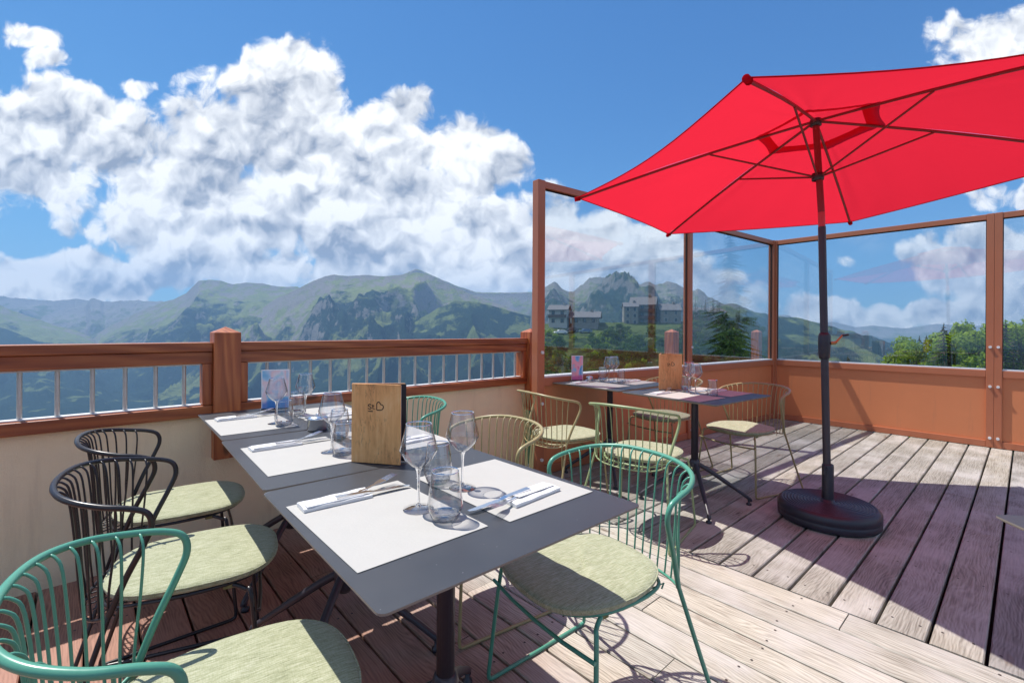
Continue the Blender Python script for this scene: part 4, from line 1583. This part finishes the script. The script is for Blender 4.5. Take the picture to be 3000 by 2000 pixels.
LEAFA = leaf_mat('leaf_bright', (.09, .16, .018), (.30, .40, .055))
LEAFB = leaf_mat('leaf_mid', (.025, .055, .014), (.085, .145, .035))
NEEDLE = leaf_mat('needles', (.014, .036, .016), (.055, .105, .034))
BARK = paint('bark', (.09, .06, .045), .9, .3, 3, .6)


def make_broadleaf(h, wd, n, size, m, seed, name='broadleaf_tree'):
    rl_ = np.random.default_rng(seed)
    root = empty(name)
    tk = MB()
    tk.tube(spline([(0, 0, -.5), (h * .01, 0, h * .25), (-h * .01, h * .01, h * .6), (0, 0, h * .9)], 4), [max(h * .022 * (1 - i / 15), .01) for i in range(13)], 8)
    clumps = []
    for i in range(26):
        z = rl_.uniform(.22, .98)
        rr = wd * math.sqrt(max(0, 1 - ((z - .5) / .52) ** 2)) * rl_.uniform(.25, .95)
        a = rl_.uniform(0, 6.283)
        c = Vector((rr * math.cos(a), rr * math.sin(a), z * h))
        clumps.append((c, rl_.uniform(.16, .30) * wd + .04 * h))
        tk.tube([(0, 0, max(.12, z - .22) * h), tuple(c)], [h * .007, h * .002], 5)
    tk.build('trunk', BARK, root)
    mb, tone, pts = MB(), [], []
    for i in range(n):
        c, r_ = clumps[rl_.integers(len(clumps))]
        d = Vector(rl_.normal(size=3)).normalized()
        p = c + d * r_ * rl_.uniform(.45, 1.05)
        pts.append((p, d, float(np.clip(rl_.normal(.5, .28), 0, 1))))
    leaf_quads(mb, tone, pts, size, rl_)
    o = mb.build('crown', m, root)
    a = o.data.attributes.new('tone', 'FLOAT', 'FACE')
    a.data.foreach_set('value', tone)
    return root


def make_conifer(h, wd, tiers, m, seed, name='spruce_tree', dens=7):
    rl_ = np.random.default_rng(seed)
    root = empty(name)
    tk = MB().tube([(0, 0, -.5), (0, 0, h * .5), (0, 0, h * .985)], [h * .018, h * .010, .012], 8)
    mb, tone = MB(), []
    for i in range(tiers):
        f = i / (tiers - 1)
        z = h * (.08 + .90 * f)
        L = wd * (1 - f) ** .85 * rl_.uniform(.75, 1.1) + .05 * wd
        nb = int(6 + 5 * (1 - f))
        for k in range(nb):
            a = 6.283 * k / nb + rl_.uniform(-.4, .4) + i
            l_ = L * rl_.uniform(.6, 1.1)
            dz = -l_ * rl_.uniform(.10, .38)
            e = Vector((math.cos(a) * l_, math.sin(a) * l_, z + dz))
            s = Vector((0, 0, z + l_ * .06))
            tk.tube([tuple(s), tuple(e)], [h * .003, h * .001], 4, False)
            side = Vector((-math.sin(a), math.cos(a), 0))
            m_ = max(3, int(dens * l_ / wd + 3))
            for q in range(m_):
                t = (q + .6) / m_
                p = s.lerp(e, t)
                ww = l_ * .20 * (1.15 - t) + .05
                for sg in (-1, 1):
                    d = (side * sg + (e - s).normalized() * .7).normalized()
                    q0 = p
                    q1 = p + d * ww * rl_.uniform(.8, 1.4) + Vector((0, 0, -ww * rl_.uniform(.1, .5)))
                    nn = Vector((0, 0, 1)).cross(d) * ww * .38
                    mb.add([q0, q0.lerp(q1, .5) + nn, q1, q0.lerp(q1, .5) - nn], [(0, 1, 2, 3)])
                    tone.append(float(np.clip(rl_.normal(.5, .3), 0, 1)))
    for q in range(14):   # leader
        z = h * (.93 + .07 * q / 14)
        a = rl_.uniform(0, 6.28)
        mb.add([(0, 0, z), (.03 * h * math.cos(a) * (1 - q / 15), .03 * h * math.sin(a) * (1 - q / 15), z - .01 * h), (0, 0, z + .02 * h)], [(0, 1, 2)])
        tone.append(.5)
    tk.build('trunk', BARK, root)
    o = mb.build('crown', m, root)
    at = o.data.attributes.new('tone', 'FLOAT', 'FACE')
    at.data.foreach_set('value', tone)
    return root


def spot(px, py_top, dist, h):
    """foot of a tree of height h whose top reaches the bearing/height of a skyline point, at a given distance"""
    u, v = uvof(px, py_top)
    return ((FW[0] + RT[0] * u) * dist, (FW[1] + RT[1] * u) * dist, EYE + v * dist - h)


BL1 = make_broadleaf(9, 1.75, 5200, .14, LEAFA, 1)
BL2 = make_broadleaf(8, 1.5, 4600, .13, LEAFA, 2)
CF1 = make_conifer(11, 2.9, 46, NEEDLE, 3, dens=10)
CF2 = make_conifer(10, 2.3, 38, LEAFB, 4, 'larch_tree')
near = [  # proto, skyline px, py, distance, height, label, category
    (BL1, 2228, 740, 36, 9, 'broad bright green tree just left of the double post of the right windbreak'),
    (CF1, 2168, 744, 32, 11, 'dark pointed spruce between the bright broad tree and the larches'),
    (CF2, 2128, 770, 40, 10, 'slim green conifer left of the dark pointed spruce'),
    (BL2, 2084, 778, 36, 8, 'rounded bright green tree at the left end of the tree group'),
    (CF1, 2112, 772, 52, 11, 'dark spruce tip showing behind the leftmost bright tree'),
    (BL2, 2182, 776, 33, 8, 'low bright tree below the dark pointed spruce'),
    (CF1, 2309, 738, 31, 11, 'dark spruce just right of the double post of the right windbreak'),
    (BL1, 2345, 722, 34, 9, 'tall bright green tree cut by the right edge of the view'),
    (BL2, 2250, 765, 31, 8, 'small bright tree touching the double post from the left'),
    (CF2, 2328, 778, 30, 10, 'slim green conifer low in the rightmost pane'),
    (CF1, 1948, 816, 70, 11, 'lone little treetop low in the pane right of the parasol pole'),
    (BL1, 2196, 752, 37, 9, 'bright green broad tree directly right of the dark pointed spruce'),
    (BL2, 2150, 768, 35, 8, 'bright green tree filling the gap left of the dark pointed spruce'),
    (BL1, 2250, 742, 35, 9, 'bright green tree half hidden by the double post of the right windbreak'),
    (BL1, 2325, 744, 38, 9, 'bright green tree between the spruce and the tall tree in the rightmost pane'),
    (BL2, 2100, 790, 33, 8, 'low bright green bush-like tree under the leftmost treetops'),
]
for (p, px_, py_, dist, h, lb) in near:
    if lb is None:
        continue
    lx, ly, lz = spot(px_, py_, dist, h)
    o = place(p, lx, ly, lz, random.uniform(0, 360), lb, 'tree', 'trees beyond the right windbreak')
# tall conifer that stands off to the right and mirrors in the glass
RT1 = copy_tree(CF1)
RT1.location = (47.8, -24.6, -2.4)
RT1.scale = (1.15, 1.15, 1.45)
tag(RT1, 'tall lone spruce beyond the terrace, mirrored in the glass by the far corner', 'tree', 'trees beyond the right windbreak')

# trees and bushes on the village hill
HB = [make_broadleaf(5.5, 2.4, 1100, .24, LEAFB, 11, 'hill_tree'), make_broadleaf(4.2, 2.3, 900, .24, LEAFB, 12, 'hill_tree'),
      make_conifer(8, 1.9, 20, NEEDLE, 13, 'hill_spruce', 4), make_broadleaf(2.4, 1.9, 650, .20, LEAFA, 14, 'bush')]
hr = random.Random(5)
hat = TERR['village_hill']
spots = []
for i in range(330):
    px_ = hr.uniform(1245, 1575) if i < 170 else hr.uniform(1570, 1775)
    t_ = hr.uniform(.0, .62) ** 1.1
    u_, _ = uvof(px_, 760)
    if px_ < 1575 and t_ < .13:
        continue
    # keep the two bright meadow patches and the hut open
    if 1300 < px_ < 1345 and .16 < t_ < .36 or 1490 < px_ < 1560 and .34 < t_ < .58:
        continue
    if 1575 < px_ < 1670 and t_ > .40:
        continue
    spots.append((px_, t_, u_))
spots.sort()
cnt = {}
NM = {'hill_tree': 'leafy green tree', 'hill_spruce': 'dark pointed spruce', 'bush': 'low bright bush'}
ORD = ['first', 'second', 'third', 'fourth', 'fifth', 'sixth', 'seventh', 'eighth', 'ninth', 'tenth', 'eleventh', 'twelfth', 'thirteenth', 'fourteenth', 'fifteenth',
       'sixteenth', 'seventeenth', 'eighteenth', 'nineteenth', 'twentieth'] + ['%dth' % k for k in range(21, 99)]
for (px_, t_, u_) in spots:
    p = HB[hr.choice([0, 0, 1, 1, 2, 3, 0])] if px_ > 1560 else HB[hr.choice([1, 1, 3, 3, 3, 3, 0])]
    if p is HB[2] and t_ > .14:
        p = HB[1]
    if px_ > 1600 and t_ < .12 and hr.random() < .4:
        p = HB[2]
    x_, y_, z_ = hat(u_, t_)
    kname = p.name.split('.')[0]
    zone = ('below the white house' if px_ < 1340 else 'below the stone buildings' if px_ < 1570 else 'by the hut' if px_ < 1680 else 'by the glass corner') 
    band = 'upper' if t_ < .2 else 'middle' if t_ < .4 else 'lower'
    cnt[(kname, zone, band)] = cnt.get((kname, zone, band), -1) + 1
    lb = '%s from the left on the %s slope %s' % (ORD[cnt[(kname, zone, band)]] + ' ' + NM[kname], band, zone)
    o = place(p, x_, y_, z_ - .2, hr.uniform(0, 360), lb, 'bush' if kname == 'bush' else 'tree', 'trees and bushes on the village hill')
    s_ = hr.uniform(.7, 1.25) * (.82 if px_ < 1560 else .95)
    o.scale = (s_, s_, s_)

# ================================================================== VILLAGE
STONE = paint('grey_stone_wall', (.22, .205, .18), .9, .45, 1.2, .4)
PLASTER = paint('pale_plaster', (.42, .41, .38), .9, .1, .8)
ROOFG = paint('slate_roof', (.10, .10, .11), .8, .3, 1.5)
ROOFB = paint('brown_shingle_roof', (.15, .085, .055), .8, .3, 1.5)
DWOOD = paint('dark_timber', (.10, .055, .035), .8, .3, 1.5)
WIN = mat('dark_window_glass', (.03, .04, .05), .1)
SOD = paint('grass_roof', (.13, .19, .06), .95, .3, 3)


def house(name, w_, d_, h_, wallm, roofm, floors, nwin, label, cat, px_, t_, turn=0, pitch=.45, over=.6, timber=False, lift=0):
    root = empty(name)
    MB().box((-w_ / 2, -d_ / 2, -3), (w_ / 2, d_ / 2, h_)).build('wall', wallm, root)
    rh = d_ / 2 * pitch
    mb = MB()
    o_ = over
    sec = [(-d_ / 2 - o_, h_ - o_ * pitch), (0, h_ + rh), (d_ / 2 + o_, h_ - o_ * pitch), (d_ / 2 + o_, h_ - o_ * pitch + .25), (0, h_ + rh + .28), (-d_ / 2 - o_, h_ - o_ * pitch + .25)]
    vs = [(-w_ / 2 - o_, a, b) for a, b in sec] + [(w_ / 2 + o_, a, b) for a, b in sec]
    n = 6
    mb.add(vs, [(k, (k + 1) % n, n + (k + 1) % n, n + k) for k in range(n)] + [(0, 5, 4, 1), (1, 4, 3, 2), (6, 7, 10, 11), (7, 8, 9, 10)])
    rf = mb.build('roof', roofm, root)
    MB().box((w_ * .2, -.5, h_ + rh * .5), (w_ * .2 + .8, .3, h_ + rh + 1.0)).build('chimney', wallm, rf)
    g = MB()
    for s in (-1, 1):
        g.add([(s * w_ / 2, -d_ / 2, h_), (s * w_ / 2, d_ / 2, h_), (s * w_ / 2, 0, h_ + rh)], [(0, 1, 2) if s > 0 else (2, 1, 0)])
    g.build('gable', DWOOD if timber else wallm, root)
    fh = h_ / floors
    for f in range(floors):
        for k in range(nwin):
            x = -w_ / 2 + w_ * (k + .5) / nwin
            z = f * fh + fh * .35
            fr = MB().box((x - .60, -d_ / 2 - .07, z - .08), (x + .60, -d_ / 2 + .02, z + 1.35)).build('window', DWOOD if timber else PLASTER, root)
            MB().box((x - .48, -d_ / 2 - .10, z + .02), (x + .48, -d_ / 2 - .06, z + 1.25)).build('pane', WIN, fr)
        z = f * fh + fh * .35
        fr = MB().box((-w_ / 2 - .07, -.6, z - .08), (-w_ / 2 + .02, .6, z + 1.35)).build('window', DWOOD if timber else PLASTER, root)
        MB().box((-w_ / 2 - .10, -.48, z + .02), (-w_ / 2 - .06, .48, z + 1.25)).build('pane', WIN, fr)
        if timber and f > 0:
            MB().box((-w_ / 2, -d_ / 2 - 1.1, f * fh - .05), (w_ / 2, -d_ / 2 - .001, f * fh + .1)).build('balcony', DWOOD, root)
            MB().box((-w_ / 2, -d_ / 2 - 1.1, f * fh + .1001), (w_ / 2, -d_ / 2 - 1.02, f * fh + 1.0)).build('balcony_rail', DWOOD, root)
    u_, _ = uvof(px_, 740)
    x_, y_, z_ = hat(u_, t_)
    root.location = (x_, y_, z_ + lift)
    root.rotation_euler = (0, 0, R(-42.1 + turn))
    return tag(root, label, cat, 'houses on the village hill')


house('house', 6.5, 6, 5.6, PLASTER, ROOFG, 2, 2, 'white plastered house behind the parked cars, left of the timber chalet', 'house', 1285, .015, -18, .5, .6, True)
house('chalet', 9, 8, 3.0, STONE, ROOFG, 1, 3, 'low chalet with a wide dark roof right beside the parked cars', 'house', 1345, .02, -14, .42, 1.1, True)
house('stone_building', 9, 8, 7.6, STONE, ROOFG, 3, 3, 'tallest grey stone building of the village, left of the middle glass post', 'building', 1478, -.03, -22, .7, .4, True)
house('stone_building', 5, 8, 6.8, STONE, ROOFG, 3, 2, 'narrow grey stone building left of the tallest one', 'building', 1447, -.02, -8, .4, .3, lift=-.5)
house('stone_building', 7, 8, 5.0, STONE, ROOFG, 2, 2, 'lower grey stone building right of the tallest one', 'building', 1535, -.02, -6, .55, .5)
house('apartment_house', 11, 9, 5.4, PLASTER, ROOFG, 2, 4, 'pale long building rising behind the trees right of the middle glass post', 'building', 1620, -.05, 4, .35, .6)
# hut with a grass roof
hu = empty('hut')
MB().box((-2.2, -1.8, -1.5), (2.2, 1.8, 2.2)).build('wall', DWOOD, hu)
MB().box((-2.8, -2.3, 2.2001), (2.8, 2.3, 2.55)).build('roof', SOD, hu, .1)
for k in range(3):
    MB().box((-1.7 + k * 1.25, -1.86, .3), (-.9 + k * 1.25, -1.79, 1.9)).build('door' if k == 1 else 'window', WIN, hu)
u_, _ = uvof(1612, 770)
x_, y_, z_ = hat(u_, .46)
hu.location = (x_, y_, z_)
hu.rotation_euler = (0, 0, R(-55))
tag(hu, 'little dark timber hut with a grass roof on the bright meadow', 'hut')


def car(body_m, label, px_, t_, turn, suv=False):
    root = empty('parked_car')
    h1, h2 = (.95, 1.75) if suv else (.82, 1.45)
    side = [(-2.2, .35), (-2.22, .65), (-2.05, h1), (-1.35, h1 + .05), (-.75, h2 - .05), (.9, h2), (1.75, h1 + .12), (2.12, h1), (2.2, .6), (2.15, .35)]
    if suv:
        side[-4] = (1.95, h1 + .25)
    n = len(side)
    mb = MB()
    yy = .88
    ins = [.0, .0, .02, .04, .14, .14, .05, .02, .0, .0]
    vs = [(x, -yy + i, z) for (x, z), i in zip(side, ins)] + [(x, yy - i, z) for (x, z), i in zip(side, ins)]
    mb.add(vs, [tuple(range(n)), tuple(range(2 * n - 1, n - 1, -1))] + [(k, n + k, n + (k + 1) % n, (k + 1) % n) for k in range(n)])
    mb.build('body', body_m, root, .06)
    for s in (-1, 1):
        y0 = s * (yy - .055)
        w_ = MB().add([(-1.15, y0, h1 + .08), (1.5, y0, h1 + .08), (.85, y0 - s * .06, h2 - .10), (-.68, y0 - s * .06, h2 - .12)], [(0, 1, 2, 3)])
        o = w_.build('side_window', WIN, root)
    MB().add([(-1.33, -.72, h1 + .08), (-1.33, .72, h1 + .08), (-.80, .66, h2 - .11), (-.80, -.66, h2 - .11)], [(3, 2, 1, 0)]).build('windscreen', WIN, root)
    for sx in (-1.35, 1.35):
        for s in (-1, 1):
            wh = MB().tube([(sx, s * .70, .33), (sx, s * .91, .33)], .33, 16).build('wheel', BLACKP, root)
            MB().tube([(sx, s * .905, .33), (sx, s * .925, .33)], .19, 12).build('rim', CHROME, wh)
    u_, _ = uvof(px_, 740)
    x_, y_, z_ = hat(u_, t_)
    root.location = (x_, y_, z_ + .05)
    root.rotation_euler = (0, 0, R(-42.1 + turn))
    tag(root, label, 'car', 'cars parked on the village hill')


car(paint('white_car_paint', (.78, .78, .80), .25, .02, 1), 'white car parked at the left end of the row by the white house', 1288, .10, 8)
car(paint('black_car_paint', (.015, .015, .02), .2, .02, 1), 'black car with a tall body parked in the middle of the three', 1314, .085, 20, True)
car(paint('blue_car_paint', (.10, .16, .26), .25, .02, 1), 'blue grey car parked at the right end by the low chalet', 1345, .095, 6)
